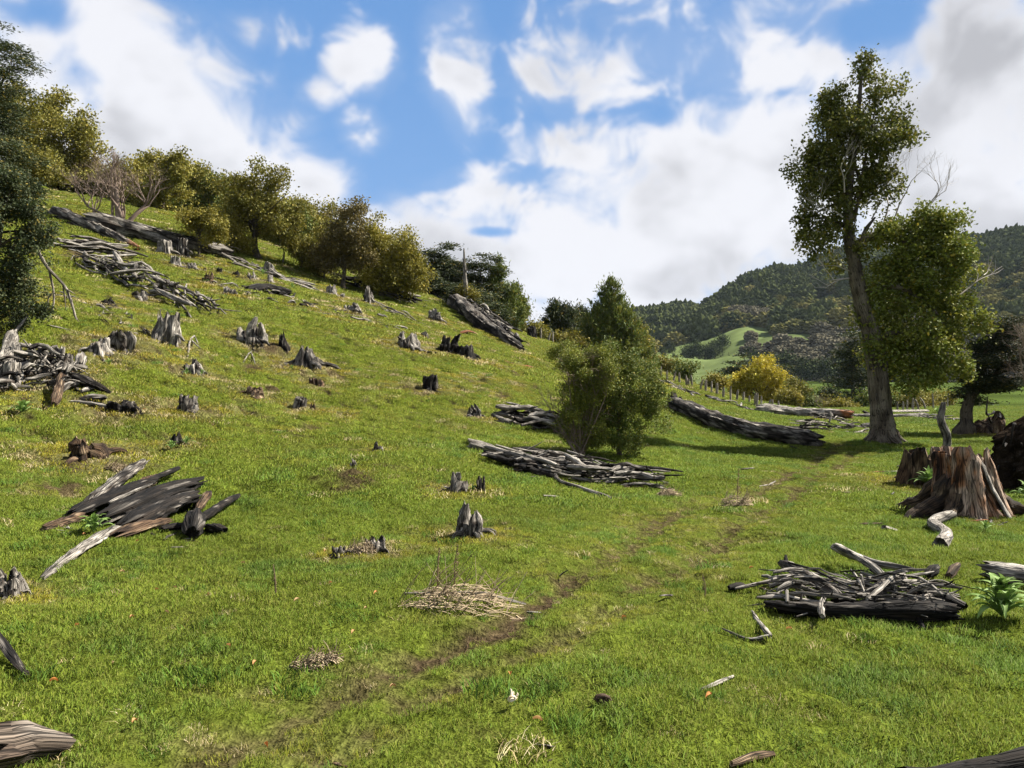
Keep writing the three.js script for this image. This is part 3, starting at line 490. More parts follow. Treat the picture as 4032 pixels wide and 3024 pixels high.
["bare",14.76,-22.0,0.036,[[-0.14,2.99,0,0.51,0.65,0.43],[0.22,2.41,0,0.65,0.94,0.55],[0.0,2.05,0,0.43,0.65,0.37]],0.017,800,4,61,"leafless grey-pink shrub at the picture edge",0,""],
["layer",14.47,-24.7,0.26,[[0.65,2.53,0,0.89,0.97,0.76],[1.05,3.26,0,0.73,0.69,0.62],[0.41,1.64,0,0.77,0.65,0.65],[1.38,2.29,0,0.65,0.93,0.55]],0.065,24000,8,62,"dark fine-leaved tree with a leaning trunk behind the sawn stump",0,""],
];
const MAIN = [10.06,-20.93,0.006871];
const BONE = [0.0,-3.83,0.001258];
const DUNG = [0.45,-3.83,0.001256];
const ROOT_WALL = [7.87,-11.73,0.00385];
const STRAW = [
[-0.34,-5.54,0.82,0.27,"heap of straw-coloured dead grass stalks over a grey pole"],
[3.01,-10.38,0.41,0.2,"dry grass tuft around a tall dead weed in the valley"],
[-1.15,-4.53,0.28,0.1,"low clump of dead grey twigs in the lower pasture"],
[2.27,-11.09,0.36,0.11,"small tuft of dry stalks at the end of the heap beneath the bush"],
[-1.46,-7.46,0.29,0.12,"straw heap against the pale cut stump"],
[-5.11,-10.01,0.36,0.13,"straw hanging from the wide low brown stump"],
];
const WEEDS = [
[3.05,-10.46,0.51,"tall brown dead weed stalk in the valley"],
[-0.55,-5.72,0.36,"tall dead seed stalk, first of two above the straw heap"],
[-0.44,-6.03,0.34,"tall dead seed stalk, second of two above the straw heap"],
[-1.83,-5.99,0.22,"thin dry stalk in the lower left pasture"],
[1.43,-5.75,0.17,"thin bent dry stalk left of the near heap"],
];
const CHIPS = [
[6.91,-14.63,0.288,4,"orange wood chip with a dark top on the grass left of the stumps"],
[7.54,-15.43,0.304,0,"white wood sliver behind the orange chip"],
[8.08,-15.98,0.241,0,"pale wood chip close to the rotten brown stump"],
[5.01,-11.56,0.197,3,"tan curved wood chip in the open grass"],
[5.88,-11.58,0.19,3,"tan wood chip below the rotten brown stump"],
[4.19,-9.05,0.238,3,"brown wood flake left of the big split stump root"],
[0.42,-6.4,0.097,2,"curled piece of wood standing beside the wheel track"],
[0.17,-5.56,0.12,0,"pale splintered wood bits near the straw heap"],
[6.0,-9.33,0.245,4,"orange wood chip at the foot of the big split stump"],
[5.5,-9.09,0.179,4,"splintered orange chip under the big split stump"],
[-5.67,-12.19,0.136,3,"reddish stone-like clod on the left slope"],
[-3.97,-7.21,0.095,0,"pale wood bit below the silver plank"],
[-3.19,-7.37,0.097,2,"small dark wood bit below the plank heap"],
[0.18,-3.32,0.065,3,"brown clump of roots at the bottom edge"],
[-0.74,-3.34,0.077,3,"flat brown slab of wood at the bottom edge"],
[4.45,-14.6,0.24,0,"small white stick in the shaded grass"],
[1.13,-5.68,0.112,2,"small grey forked wood bit right of the wheel track"],
];
const LEAVES = [
[0.96,-3.78],
[0.12,-3.67],
[-1.1,-3.46],
[-1.83,-3.75],
[-2.6,-5.29],
[-2.28,-4.41],
[-2.5,-4.22],
[-2.69,-6.18],
[-0.5,-9.1],
[-1.78,-7.36],
[-4.1,-7.41],
[-3.58,-7.39],
[-1.02,-5.78],
[-1.02,-5.37],
[-2.31,-5.88],
[-3.29,-6.53],
[-1.75,-4.77],
[-6.95,-11.34],
[-7.05,-11.39],
[-6.12,-12.88],
[-2.47,-7.11],
[-1.58,-5.68],
[0.75,-5.17],
[-0.64,-4.16],
[-0.01,-4.13],
[-2.92,-5.19],
[-1.43,-6.09],
[-1.5,-4.51],
[1.85,-5.16],
[2.05,-6.62],
[-4.23,-9.37],
[-2.4,-5.38],
[-2.81,-6.13],
[-1.01,-4.92],
];

// ------------------------------------------------------------------ terrain
const tps = (() => {
  const P = SURVEY, n = P.length, N = n + 3, U = (r) => (r > 0 ? r * Math.log(r) : 0);
  const A = Array.from({ length: N }, () => new Float64Array(N + 1));
  for (let i = 0; i < n; i++) {
    for (let j = 0; j < n; j++) A[i][j] = U((P[i][0] - P[j][0]) ** 2 + (P[i][1] - P[j][1]) ** 2) + (i === j ? 1.5 : 0);
    A[i][n] = A[n][i] = 1; A[i][n + 1] = A[n + 1][i] = P[i][0]; A[i][n + 2] = A[n + 2][i] = P[i][1]; A[i][N] = P[i][2];
  }
  for (let c = 0; c < N; c++) {
    let p = c; for (let r = c + 1; r < N; r++) if (Math.abs(A[r][c]) > Math.abs(A[p][c])) p = r;
    [A[c], A[p]] = [A[p], A[c]];
    for (let r = 0; r < N; r++) if (r !== c) { const f = A[r][c] / A[c][c]; if (f) for (let k = c; k <= N; k++) A[r][k] -= f * A[c][k]; }
  }
  const w = A.map((r, i) => r[N] / r[i]);
  return (x, z) => { let s = w[n] + w[n + 1] * x + w[n + 2] * z; for (let i = 0; i < n; i++) { const dx = x - P[i][0], dz = z - P[i][1], r = dx * dx + dz * dz; if (r > 0) s += w[i] * r * Math.log(r); } return s; };
})();
function smoothGround(x, z) {
  const cx = clamp(x, -45, 50), cz = clamp(z, -80, 15), out = Math.hypot(x - cx, z - cz), b = tps(cx, cz);
  if (out === 0) return b;
  const d = Math.hypot(x, z), far = -0.5 + Math.max(0, d - 90) * 0.012 + 0.8 * n2(x * 0.008, z * 0.008) * sstep(120, 300, d) + (x < -45 ? sstep(0, 120, -45 - x) * 16 : 0);
  return lerp(b, far, sstep(0, 75, out));
}
const segDist = (x, z, L) => { let m = 1e9; for (let i = 0; i + 1 < L.length; i++) { const [ax, az] = L[i], [bx, bz] = L[i + 1], dx = bx - ax, dz = bz - az, t = clamp(((x - ax) * dx + (z - az) * dz) / (dx * dx + dz * dz), 0, 1), q = Math.hypot(x - ax - t * dx, z - az - t * dz); if (q < m) m = q; } return m; };
const rutAt = (x, z) => (z > 1 || z < -27 || x < -4 || x > 12 ? 9 : Math.min(segDist(x, z, RUT_A), segDist(x, z, RUT_B) + (z > -6 ? 0.09 : 0.02)));
const pugAt = (x, z, slope) => sstep(0.34, 0.56, n2(x * 1.5 + 11, z * 2.2) * 0.7 + 0.42 * n2(x * 4.6, z * 6.2)) * (0.18 + 0.82 * slope);
// what grows or lies on the ground at a point: bare soil, dry grass, lushness
function cover(x, z) {
  const rut = rutAt(x, z), d = Math.hypot(x, z);
  const w = 0.12 + 0.05 * n2(x * 0.9 + 3, z * 0.9);
  let soil = rut < 0.6 ? sstep(w + 0.07, Math.max(0.0, w - 0.06), rut + 0.07 * n2(x * 5, z * 5)) * ((z > -6.5 ? 0.7 : 0.55) + 0.3 * sstep(-0.6, 0.0, n2(x * 0.55 + 40, z * 0.55) + 0.35 * n2(x * 2.5, z * 2.5))) : 0;
  let worn = rut < 1.2 ? sstep(0.9, 0.15, rut) : 0;
  for (const [sx, sz, r] of SOIL) { const q = Math.hypot(x - sx, (z - sz) * 0.8) / (r * 1.05); if (q < 1.8) { soil = Math.max(soil, sstep(1.15, 0.55, q + 0.55 * n2(x * 4 / Math.max(r, 0.15) * 0.3, z * 4 / Math.max(r, 0.15) * 0.3)) * 0.9); worn = Math.max(worn, sstep(1.8, 1, q) * 0.7); } }
  const h = tps(clamp(x, -45, 50), clamp(z, -80, 15)), slope = sstep(0.15, 1.2, h);
  const pug = pugAt(x, z, slope);
  if (d < 75) soil = Math.max(soil, pug * 0.85);
  const dry = clamp(sstep(0.05, 0.75, n2(x * 0.22 + 5, z * 0.25) * 0.6 + 0.45 * n2(x * 0.8, z * 0.9 + 8)) * (0.12 + 0.65 * slope) + 0.55 * worn * sstep(-0.3, 0.5, n2(x * 1.7, z * 1.7 + 4)) + 0.7 * pug, 0, 1);
  let ring = 0; for (const s of STUMPS) { const q = Math.abs(x - s[0]) + Math.abs(z - s[1]); if (q < s[2] * 2.6 + 0.3) ring = Math.max(ring, sstep(s[2] * 1.8 + 0.25, s[2] * 0.7, Math.hypot(x - s[0], z - s[1]) + 0.2 * n2(x * 3, z * 3))); }
  const lush = sstep(0.1, 0.8, n2(x * 0.5 - 20, z * 0.5) * 0.7 + 0.5 * n2(x * 1.6, z * 1.6 - 3)) * (1 - 0.6 * slope);
  return { pug, soil: Math.max(soil, ring * sstep(0.2, 0.6, n2(x * 5, z * 5)) * 0.7), dry: Math.max(dry, ring * 0.95), lush: lush * (1 - ring), slope, rut, worn };
}
function lumps(x, z) {
  const d = Math.hypot(x, z); if (d > 110) return 0;
  const h = tps(clamp(x, -45, 50), clamp(z, -80, 15)), slope = sstep(0.15, 1.5, h);
  let b = (0.03 + 0.06 * slope) * n2(x * 1.1, z * 1.35) + (0.018 + 0.045 * slope) * n2(x * 2.7 + 9, z * 3.4) + 0.016 * n2(x * 6.1, z * 7.3) + 0.05 * n2(x * 0.28, z * 0.28);
  b += slope * 0.05 * Math.sin(h * 15 + 3 * n2(x * 0.3, z * 0.3)) * sstep(-0.2, 0.5, n2(x * 0.15 + 7, z * 0.15));
  if (d < 60) b -= 0.05 * pugAt(x, z, slope);
  const rut = rutAt(x, z); if (rut < 0.5) b -= 0.075 * sstep(0.3, 0.05, rut);
  const mound = Math.hypot(x - SOIL[0][0], z - SOIL[0][1]) / (SOIL[0][2] * 1.3); if (mound < 1) b += 0.16 * (1 - mound * mound) * (0.7 + 0.5 * n2(x * 5, z * 5));
  return b * sstep(110, 70, d) * sstep(0, 1.5, d);
}
const ground = (x, z) => smoothGround(x, z) + lumps(x, z);

// ------------------------------------------------------------------ textures
const hash = (x, y, s) => { let h = Math.imul(x, 374761393) ^ Math.imul(y, 668265263) ^ Math.imul(s, 974634541); h = Math.imul(h ^ (h >>> 13), 1274126177); return ((h ^ (h >>> 16)) >>> 0) / 4294967296; };
function pn(x, y, px, py, s) {                                     // value noise that repeats every px, py cells
  const ix = Math.floor(x), iy = Math.floor(y), fx = x - ix, fy = y - iy, u = fx * fx * (3 - 2 * fx), v = fy * fy * (3 - 2 * fy);
  const X0 = ((ix % px) + px) % px, X1 = (X0 + 1) % px, Y0 = ((iy % py) + py) % py, Y1 = (Y0 + 1) % py;
  return lerp(lerp(hash(X0, Y0, s), hash(X1, Y0, s), u), lerp(hash(X0, Y1, s), hash(X1, Y1, s), u), v);
}
function texture(n, f, srgb = true) {
  const d = new Uint8Array(n * n * 4), b = new Uint8Array(n * n * 4);
  for (let j = 0; j < n; j++) for (let i = 0; i < n; i++) { const [r, g, bl, h] = f(i / n, j / n), o = (j * n + i) * 4; d[o] = clamp(r, 0, 1) * 255; d[o + 1] = clamp(g, 0, 1) * 255; d[o + 2] = clamp(bl, 0, 1) * 255; d[o + 3] = 255; b[o] = b[o + 1] = b[o + 2] = clamp(h, 0, 1) * 255; b[o + 3] = 255; }
  const mk = (a, s) => { const t = new THREE.DataTexture(a, n, n); t.wrapS = t.wrapT = THREE.RepeatWrapping; t.magFilter = THREE.LinearFilter; if (s) t.colorSpace = THREE.SRGBColorSpace; t.needsUpdate = true; return t; };
  return [mk(d, srgb), mk(b, false)];
}
// weathered wood: fine grain along v, long drying cracks, knots of lichen
const [woodMap, woodBump] = texture(512, (u, v) => {
  const w = pn(u * 6, v * 3, 6, 3, 5) * 0.03, uu = u + w;
  const grain = pn(uu * 90, v * 5, 90, 5, 1) * 0.6 + pn(uu * 200, v * 9, 200, 9, 2) * 0.4;
  const cr = Math.abs(pn(uu * 16, v * 2, 16, 2, 3) - 0.5) * 2, cr2 = Math.abs(pn(uu * 34, v * 4, 34, 4, 4) - 0.5) * 2;
  const cr3 = Math.abs(pn(uu * 70, v * 9, 70, 9, 8) - 0.5) * 2, crack = Math.min(sstep(0.02, 0.16, cr) * 0.75 + 0.25, sstep(0.0, 0.14, cr2) * 0.65 + 0.35, sstep(0, 0.2, cr3) * 0.5 + 0.5), blot = pn(u * 10, v * 10, 10, 10, 6);
  const l = (0.62 + 0.34 * grain) * (0.22 + 0.78 * crack) * (0.82 + 0.3 * blot);
  return [l * 1.02, l, l * 0.97, crack * 0.7 + grain * 0.3];
});
// rough fissured bark with pale lichen
const [barkMap, barkBump] = texture(512, (u, v) => {
  const w = pn(u * 8, v * 8, 8, 8, 11) * 0.08, r = Math.abs(pn((u + w) * 14, v * 5, 14, 5, 12) - 0.5) * 2, r2 = Math.abs(pn((u + w) * 30, v * 14, 30, 14, 13) - 0.5) * 2;
  const fis = sstep(0, 0.35, r) * 0.7 + sstep(0, 0.3, r2) * 0.3, lich = sstep(0.62, 0.75, pn(u * 9, v * 9, 9, 9, 14) * 0.6 + pn(u * 40, v * 40, 40, 40, 15) * 0.4), fine = pn(u * 120, v * 120, 120, 120, 16);
  const l = (0.35 + 0.5 * fis) * (0.8 + 0.3 * fine);
  return [lerp(l, 0.86, lich * 0.5), lerp(l * 0.97, 0.88, lich * 0.5), lerp(l * 0.92, 0.78, lich * 0.5), fis * 0.8 + fine * 0.2];
});
// thatch and crumbs of soil
const [soilMap, soilBump] = texture(1024, (u, v) => {
  const a = pn(u * 60, v * 60, 60, 60, 21), b = pn(u * 200, v * 200, 200, 200, 22), c = pn(u * 12, v * 12, 12, 12, 23), s = Math.abs(pn(u * 90 + 4 * c, v * 30, 90, 30, 24) - 0.5) * 2;
  const l = 0.5 + 0.25 * a + 0.25 * b - 0.15 * (1 - s) + 0.15 * (c - 0.5);
  return [l, l, l * 0.97, 0.5 * a + 0.3 * b + 0.2 * s];
});
const mat = (o) => new THREE.MeshPhysicalMaterial({ roughness: 0.95, specularIntensity: 0.3, metalness: 0, vertexColors: true, ...o });
const M = {
  wood: mat({ name: 'weathered wood', map: woodMap, bumpMap: woodBump, bumpScale: 0.012, roughness: 0.9 }),
  bark: mat({ name: 'bark', map: barkMap, bumpMap: barkBump, bumpScale: 0.02 }),
  twig: mat({ name: 'twig', roughness: 0.95 }),
  ground: mat({ name: 'turf and soil', map: soilMap, bumpMap: soilBump, bumpScale: 0.02, roughness: 1, specularIntensity: 0 }),
  hill: mat({ name: 'far pasture', roughness: 1, specularIntensity: 0 }),
  leaf: new THREE.MeshPhysicalMaterial({ name: 'leaf', vertexColors: true, roughness: 0.75, transmission: 0.34, thickness: 0, specularIntensity: 0.2, side: THREE.DoubleSide }),
  farleaf: new THREE.MeshPhysicalMaterial({ name: 'far foliage', vertexColors: true, roughness: 1, specularIntensity: 0, side: THREE.DoubleSide }),
  grass: new THREE.MeshPhysicalMaterial({ name: 'grass blade', vertexColors: true, roughness: 0.8, transmission: 0.36, thickness: 0, specularIntensity: 0.1, side: THREE.DoubleSide }),
  straw: mat({ name: 'straw', side: THREE.DoubleSide }),
  bone: mat({ name: 'bone', roughness: 0.6 }),
  cloud: mat({ name: 'cloud', vertexColors: false, color: 0xffffff, roughness: 1, transmission: 0.85, specularIntensity: 0 }),
};

// ------------------------------------------------------------------ mesh helpers
class Geo {
  constructor() { this.p = []; this.u = []; this.c = []; this.i = []; this.n = null; }
  v(x, y, z, u, v, c) { this.p.push(x, y, z); this.u.push(u, v); this.c.push(c[0], c[1], c[2]); return this.p.length / 3 - 1; }
  quad(a, b, c, d) { this.i.push(a, b, c, a, c, d); }
  build() {
    const g = new THREE.BufferGeometry();
    g.setAttribute('position', new THREE.Float32BufferAttribute(this.p, 3));
    g.setAttribute('uv', new THREE.Float32BufferAttribute(this.u, 2));
    g.setAttribute('color', new THREE.Float32BufferAttribute(this.c, 3));
    g.setIndex(this.i);
    if (this.n) g.setAttribute('normal', new THREE.Float32BufferAttribute(this.n, 3)); else g.computeVertexNormals();
    return g;
  }
}
const taken = new Map();
const numbered = (n) => { const k = taken.get(n) ?? 0; taken.set(n, k + 1); return k ? `${n}_${String(k).padStart(3, '0')}` : n; };
function mesh(name, geo, m, parent) { const o = new THREE.Mesh(geo.isBufferGeometry ? geo : geo.build(), m); o.name = name; o.castShadow = o.receiveShadow = true; if (parent) parent.add(o); return o; }
function tag(o, name, label, category, group, kind) { o.name = numbered(name); Object.assign(o.userData, { label, category }); if (group) o.userData.group = group; if (kind) o.userData.kind = kind; scene.add(o); return o; }
const ONES = ['', 'first', 'second', 'third', 'fourth', 'fifth', 'sixth', 'seventh', 'eighth', 'ninth', 'tenth', 'eleventh', 'twelfth', 'thirteenth', 'fourteenth', 'fifteenth', 'sixteenth', 'seventeenth', 'eighteenth', 'nineteenth'];
const nth = (k) => (k < 20 ? ONES[k] : k === 20 ? 'twentieth' : k === 30 ? 'thirtieth' : (k < 30 ? 'twenty-' : 'thirty-') + ONES[k % 10]);
const V = (x, y, z) => new THREE.Vector3(x, y, z);
const mix3 = (a, b, t) => [lerp(a[0], b[0], t), lerp(a[1], b[1], t), lerp(a[2], b[2], t)];

// wood colours: silver, charred, mixed, brown rot, orange rot (linear)
const PALE = [0.52, 0.495, 0.455], GREY = [0.28, 0.26, 0.235], CHAR = [0.011, 0.010, 0.0095], BROWN = [0.13, 0.082, 0.05], TAN = [0.36, 0.27, 0.18], RUST = [0.36, 0.13, 0.045];
function woodMix(style, a, b) {
  if (style === 0) return mix3(mix3(PALE, GREY, sstep(-0.25, 0.4, a)), [0.075, 0.062, 0.052], sstep(0.2, 0.45, b) * 0.7);
  if (style === 1) return mix3(mix3(CHAR, [0.04, 0.032, 0.026], sstep(-0.3, 0.5, a)), GREY, sstep(0.36, 0.5, b) * 0.85);
  if (style === 2) return mix3(mix3(PALE, GREY, sstep(-0.4, 0.2, b)), mix3(CHAR, [0.075, 0.06, 0.048], sstep(-0.3, 0.3, b)), sstep(-0.2, 0.18, a));
  if (style === 6) return mix3(mix3(PALE, GREY, sstep(-0.4, 0.2, b)), mix3(CHAR, [0.06, 0.05, 0.042], sstep(-0.3, 0.3, b)), sstep(-0.42, 0.0, a));
  if (style === 7) return mix3(mix3([0.2, 0.165, 0.135], [0.1, 0.075, 0.058], sstep(-0.3, 0.3, a)), [0.34, 0.31, 0.28], sstep(0.15, 0.5, b) * 0.6);
  if (style === 3) return mix3(mix3(BROWN, TAN, sstep(-0.1, 0.5, a)), [0.045, 0.03, 0.022], sstep(0.05, 0.4, b));
  if (style === 5) return mix3(mix3([0.60, 0.47, 0.37], [0.38, 0.235, 0.155], sstep(-0.1, 0.4, a)), mix3([0.42, 0.19, 0.085], [0.05, 0.032, 0.024], sstep(0.3, 0.48, b)), sstep(0.0, 0.3, b));
  return mix3(mix3(RUST, BROWN, sstep(-0.1, 0.4, a)), TAN, sstep(0.2, 0.5, b) * 0.7);
}
const woodColor = (style, x, y, z, s) => woodMix(style, n3(x * 2 + s, y * 2, z * 2) * 0.6 + 0.4 * n3(x * 6, y * 6 + s, z * 6), n3(x * 3 - s, y * 3 + 7, z * 3) * 0.6 + n3(x * 11, y * 11, z * 11 + s) * 0.4);
// stains and weathering drawn out along the grain of a limb of radius r
const grain = (style, s, r, fine = 1.9) => (x, y, z, t, th, len) => { const u = Math.cos(th) * fine, v = Math.sin(th) * fine, w = t * len / (r * 4 + 0.03) + s * 1.7; return woodMix(style, n3(u * 1.5 + s, v * 1.5, w) * 0.55 + 0.45 * n3(u * 4, v * 4 + s, w * 1.6), n3(u * 1.8 - s, v * 1.8, w * 0.8 + 7) * 0.5 + 0.5 * n3(u * 5, v * 5, w * 1.4 + s)); };
const _t = V(0, 0, 0), _q = new THREE.Quaternion();
/* a limb of wood along points: n sides, radii r0 to r1, rough outline, broken ends; flat < 1 makes a plank */
function limb(G, pts, r0, r1, { n = 8, seg = 0.3, rough = 0.18, ridge = 0.1, flat = 1, jag = 0.6, color, seed = 1, power = 1, caps = true, maxSeg = 60, blunt = false } = {}) {
  const curve = pts.length > 2 ? new THREE.CatmullRomCurve3(pts, false, 'centripetal') : new THREE.LineCurve3(pts[0], pts[1]);
  const len = curve.getLength(), m = Math.max(pts.length > 2 ? 4 : 2, Math.min(maxSeg, Math.ceil(len / seg)));
  let N = null, prev = null;
  const rows = [];
  for (let k = 0; k <= m; k++) {
    const t = k / m, p = curve.getPoint(t), T = curve.getTangent(t);
    if (!N) { N = V(-T.z, 0, T.x); if (N.length() < 0.15) N.set(1, 0, 0); N.addScaledVector(T, -N.dot(T)).normalize(); } else { _q.setFromUnitVectors(prev, T); N.applyQuaternion(_q).addScaledVector(T, -N.dot(T)).normalize(); }
    prev = T.clone();
    const B = V(0, 0, 0).crossVectors(T, N), r = lerp(r0, r1, Math.pow(t, power)), row = [];
    for (let a = 0; a <= n; a++) {
      const th = (a % n) / n * Math.PI * 2, c = Math.cos(th), s = Math.sin(th);
      let rr = r * (1 + rough * n3(c * 1.3 + seed, s * 1.3, t * len * 1.8 / Math.max(0.25, r * 4)) + ridge * n3(c * 4, s * 4 + seed, t * len * 0.9));
      if (caps && jag && !blunt) rr *= k === 0 || k === m ? 0.62 : k === 1 || k === m - 1 ? 0.9 : 1;
      const e = (k === 0 ? -1 : k === m ? 1 : 0) * jag * r * (0.5 + n3(c * 2, s * 2, seed * 3 + k));
      const x = p.x + N.x * c * rr + B.x * s * rr * flat + T.x * e, y = p.y + N.y * c * rr + B.y * s * rr * flat + T.y * e, z = p.z + N.z * c * rr + B.z * s * rr * flat + T.z * e;
      row.push(G.v(x, y, z, a / n * 2 * Math.PI * Math.max(r0, r1) / 0.5 + seed * 0.37, t * len / 1.1 + seed * 0.21, color(x, y, z, t, th, len)));
    }
    rows.push(row);
  }
  for (let k = 0; k < m; k++) for (let a = 0; a < n; a++) G.quad(rows[k][a], rows[k][a + 1], rows[k + 1][a + 1], rows[k + 1][a]);
  if (caps) for (const [k, sgn] of [[0, -1], [m, 1]]) {
    const p = curve.getPoint(k / m), T = curve.getTangent(k / m), r = k ? r1 : r0, inner = color(p.x, p.y, p.z, k / m, 0, len);
    const ring = rows[k].map((id) => { const x = G.p[id * 3], y = G.p[id * 3 + 1], z = G.p[id * 3 + 2]; return G.v(x, y, z, x * 2, z * 2 + y * 2, inner); });
    const c = G.v(p.x + T.x * sgn * r * -0.15, p.y + T.y * sgn * r * -0.15, p.z + T.z * sgn * r * -0.15, p.x * 2, p.z * 2, inner);
    for (let a = 0; a < n; a++) if (k) G.i.push(c, ring[a], ring[a + 1]); else G.i.push(c, ring[a + 1], ring[a]);
  }
  return rows;
}

// ------------------------------------------------------------------ ground sheet
const SOILC = [0.10, 0.07, 0.044], THATCH = [0.13, 0.165, 0.024], DRYC = [0.21, 0.175, 0.085], FIELD = [0.115, 0.165, 0.04];
{
  const axis = (lo, hi, step) => { const a = [0]; for (let x = 0; x < hi;) { x += step(x); a.push(x); } const b = []; for (let x = 0; x < lo;) { x += step(x); b.unshift(-x); } return b.concat(a); };
  const xs = axis(1800, 1800, (x) => (x < 7 ? 0.14 : x < 46 ? 0.14 + (x - 7) * 0.009 : 0.49 + (x - 46) * 0.1));
  const zs = axis(2200, 60, (z) => (z < 9 ? 0.12 : z < 66 ? 0.12 + (z - 9) * 0.006 : 0.46 + (z - 66) * 0.09));
  const G = new Geo();
  for (const z of zs) for (const x of xs) {
    const k = cover(x, z), d = Math.hypot(x, z);
    let c = mix3(THATCH, DRYC, k.dry * 0.7);
    c = mix3(c, mix3(SOILC, [0.05, 0.034, 0.023], k.pug), k.soil);
    if (d > 60) { const f = 0.85 + 0.3 * n2(x * 0.03, z * 0.03); c = mix3(c, FIELD.map((v) => v * f), sstep(60, 90, d)); }
    G.v(x, ground(x, z), z, x / 1.7, z / 1.7, c);
  }
  const nx = xs.length;
  for (let j = 0; j + 1 < zs.length; j++) for (let i = 0; i + 1 < nx; i++) { const a = j * nx + i; G.quad(a, a + nx, a + nx + 1, a + 1); }
  const o = mesh('ground', G, M.ground);
  o.userData.kind = 'structure'; o.userData.label = 'grazed green pasture rising to a slope, with two worn wheel ruts'; o.userData.category = 'ground';
  scene.add(o);
}

// ------------------------------------------------------------------ far wooded hill
const RIDGE = [[-0.6, 20], [-0.1, 26], [0.1, 40], [0.164, 47], [0.236, 52], [0.3076, 76], [0.3555, 84], [0.45, 98], [0.53, 104], [0.62, 110], [0.70, 116], [0.9, 118], [1.3, 105], [2.2, 60]];
const ridge = (X) => { for (let i = 0; i + 1 < RIDGE.length; i++) if (X <= RIDGE[i + 1][0]) { const t = clamp((X - RIDGE[i][0]) / (RIDGE[i + 1][0] - RIDGE[i][0]), 0, 1); return lerp(RIDGE[i][1], RIDGE[i + 1][1], t * t * (3 - 2 * t)); } return 60; };
function hillAt(X, t) {                                              // X: bearing, t: 0 at the foot, 1 on the ridge
  const d = 285 + 330 * t, x = X * d, up = t <= 1 ? lerp(t, t * t * (3 - 2 * t), 0.35) : 1 - (t - 1) * 0.9;
  return V(x, 1.2 + ridge(X) * up + 3.5 * n2(x * 0.018, d * 0.018) * sstep(0, 0.25, t), -d);
}
{
  const G = new Geo(), nx = 260, nt = 110;
  for (let j = 0; j <= nt; j++) for (let i = 0; i <= nx; i++) { const X = -0.6 + 2.8 * i / nx, t = -0.06 + 1.5 * j / nt, p = hillAt(X, t); if (t < 0) p.y = -6; const f = 0.85 + 0.25 * n2(p.x * 0.02, p.z * 0.02) + 0.25 * n2(p.x * 0.09, p.z * 0.09); G.v(p.x, p.y, p.z, p.x, p.z, [0.092 * f, 0.118 * f, 0.042 * f]); }
  for (let j = 0; j < nt; j++) for (let i = 0; i < nx; i++) { const a = j * (nx + 1) + i; G.quad(a, a + 1, a + nx + 2, a + nx + 1); }
  const o = mesh('hill', G, M.hill); o.userData = { kind: 'structure', label: 'far hillside of pasture under scrub and wood', category: 'hill' }; scene.add(o);
}

// ------------------------------------------------------------------ leaves, crowns, trees
const LEAF = [
  [[0.14, 0.138, 0.024], [0.225, 0.195, 0.033]],      // olive
  [[0.034, 0.048, 0.018], [0.060, 0.072, 0.027]],    // dark green
  [[0.150, 0.142, 0.022], [0.24, 0.20, 0.03]],       // yellow-olive
  [[0.34, 0.30, 0.025], [0.46, 0.36, 0.035]],        // bright yellow
  [[0.125, 0.105, 0.036], [0.16, 0.125, 0.04]],      // brownish
  [[0.085, 0.118, 0.024], [0.15, 0.165, 0.03]],      // mid green
  [[0.042, 0.056, 0.024], [0.058, 0.070, 0.029]],    // far dark
  [[0.080, 0.098, 0.021], [0.165, 0.165, 0.03]],     // tall tree
  [[0.027, 0.037, 0.015], [0.046, 0.056, 0.021]],    // deep green
  [[0.105, 0.138, 0.024], [0.225, 0.23, 0.034]],      // lower mass of the tall tree
];
function leafQuad(G, c, a, nrm, L, w, col) {
  const s = V(0, 0, 0).crossVectors(a, nrm); if (s.lengthSq() < 1e-6) s.set(1, 0, 0); s.normalize();
  const f = L * 0.08, b = G.p.length / 3;
  const pts = [c.clone().addScaledVector(a, -L / 2), c.clone().addScaledVector(s, w / 2).addScaledVector(nrm, f), c.clone().addScaledVector(a, L / 2).addScaledVector(nrm, -f), c.clone().addScaledVector(s, -w / 2).addScaledVector(nrm, f)];
  for (const q of pts) { G.p.push(q.x, q.y, q.z); G.u.push(0, 0); G.c.push(col[0], col[1], col[2]); G.n.push(nrm.x, nrm.y, nrm.z); }
  G.i.push(b, b + 1, b + 2, b, b + 2, b + 3);
}
const gauss = (R) => (R() + R() + R() - 1.5) * 1.15;
const onSphere = (R) => { const u = R() * 2 - 1, a = R() * Math.PI * 2, s = Math.sqrt(1 - u * u); return V(s * Math.cos(a), u, s * Math.sin(a)); };
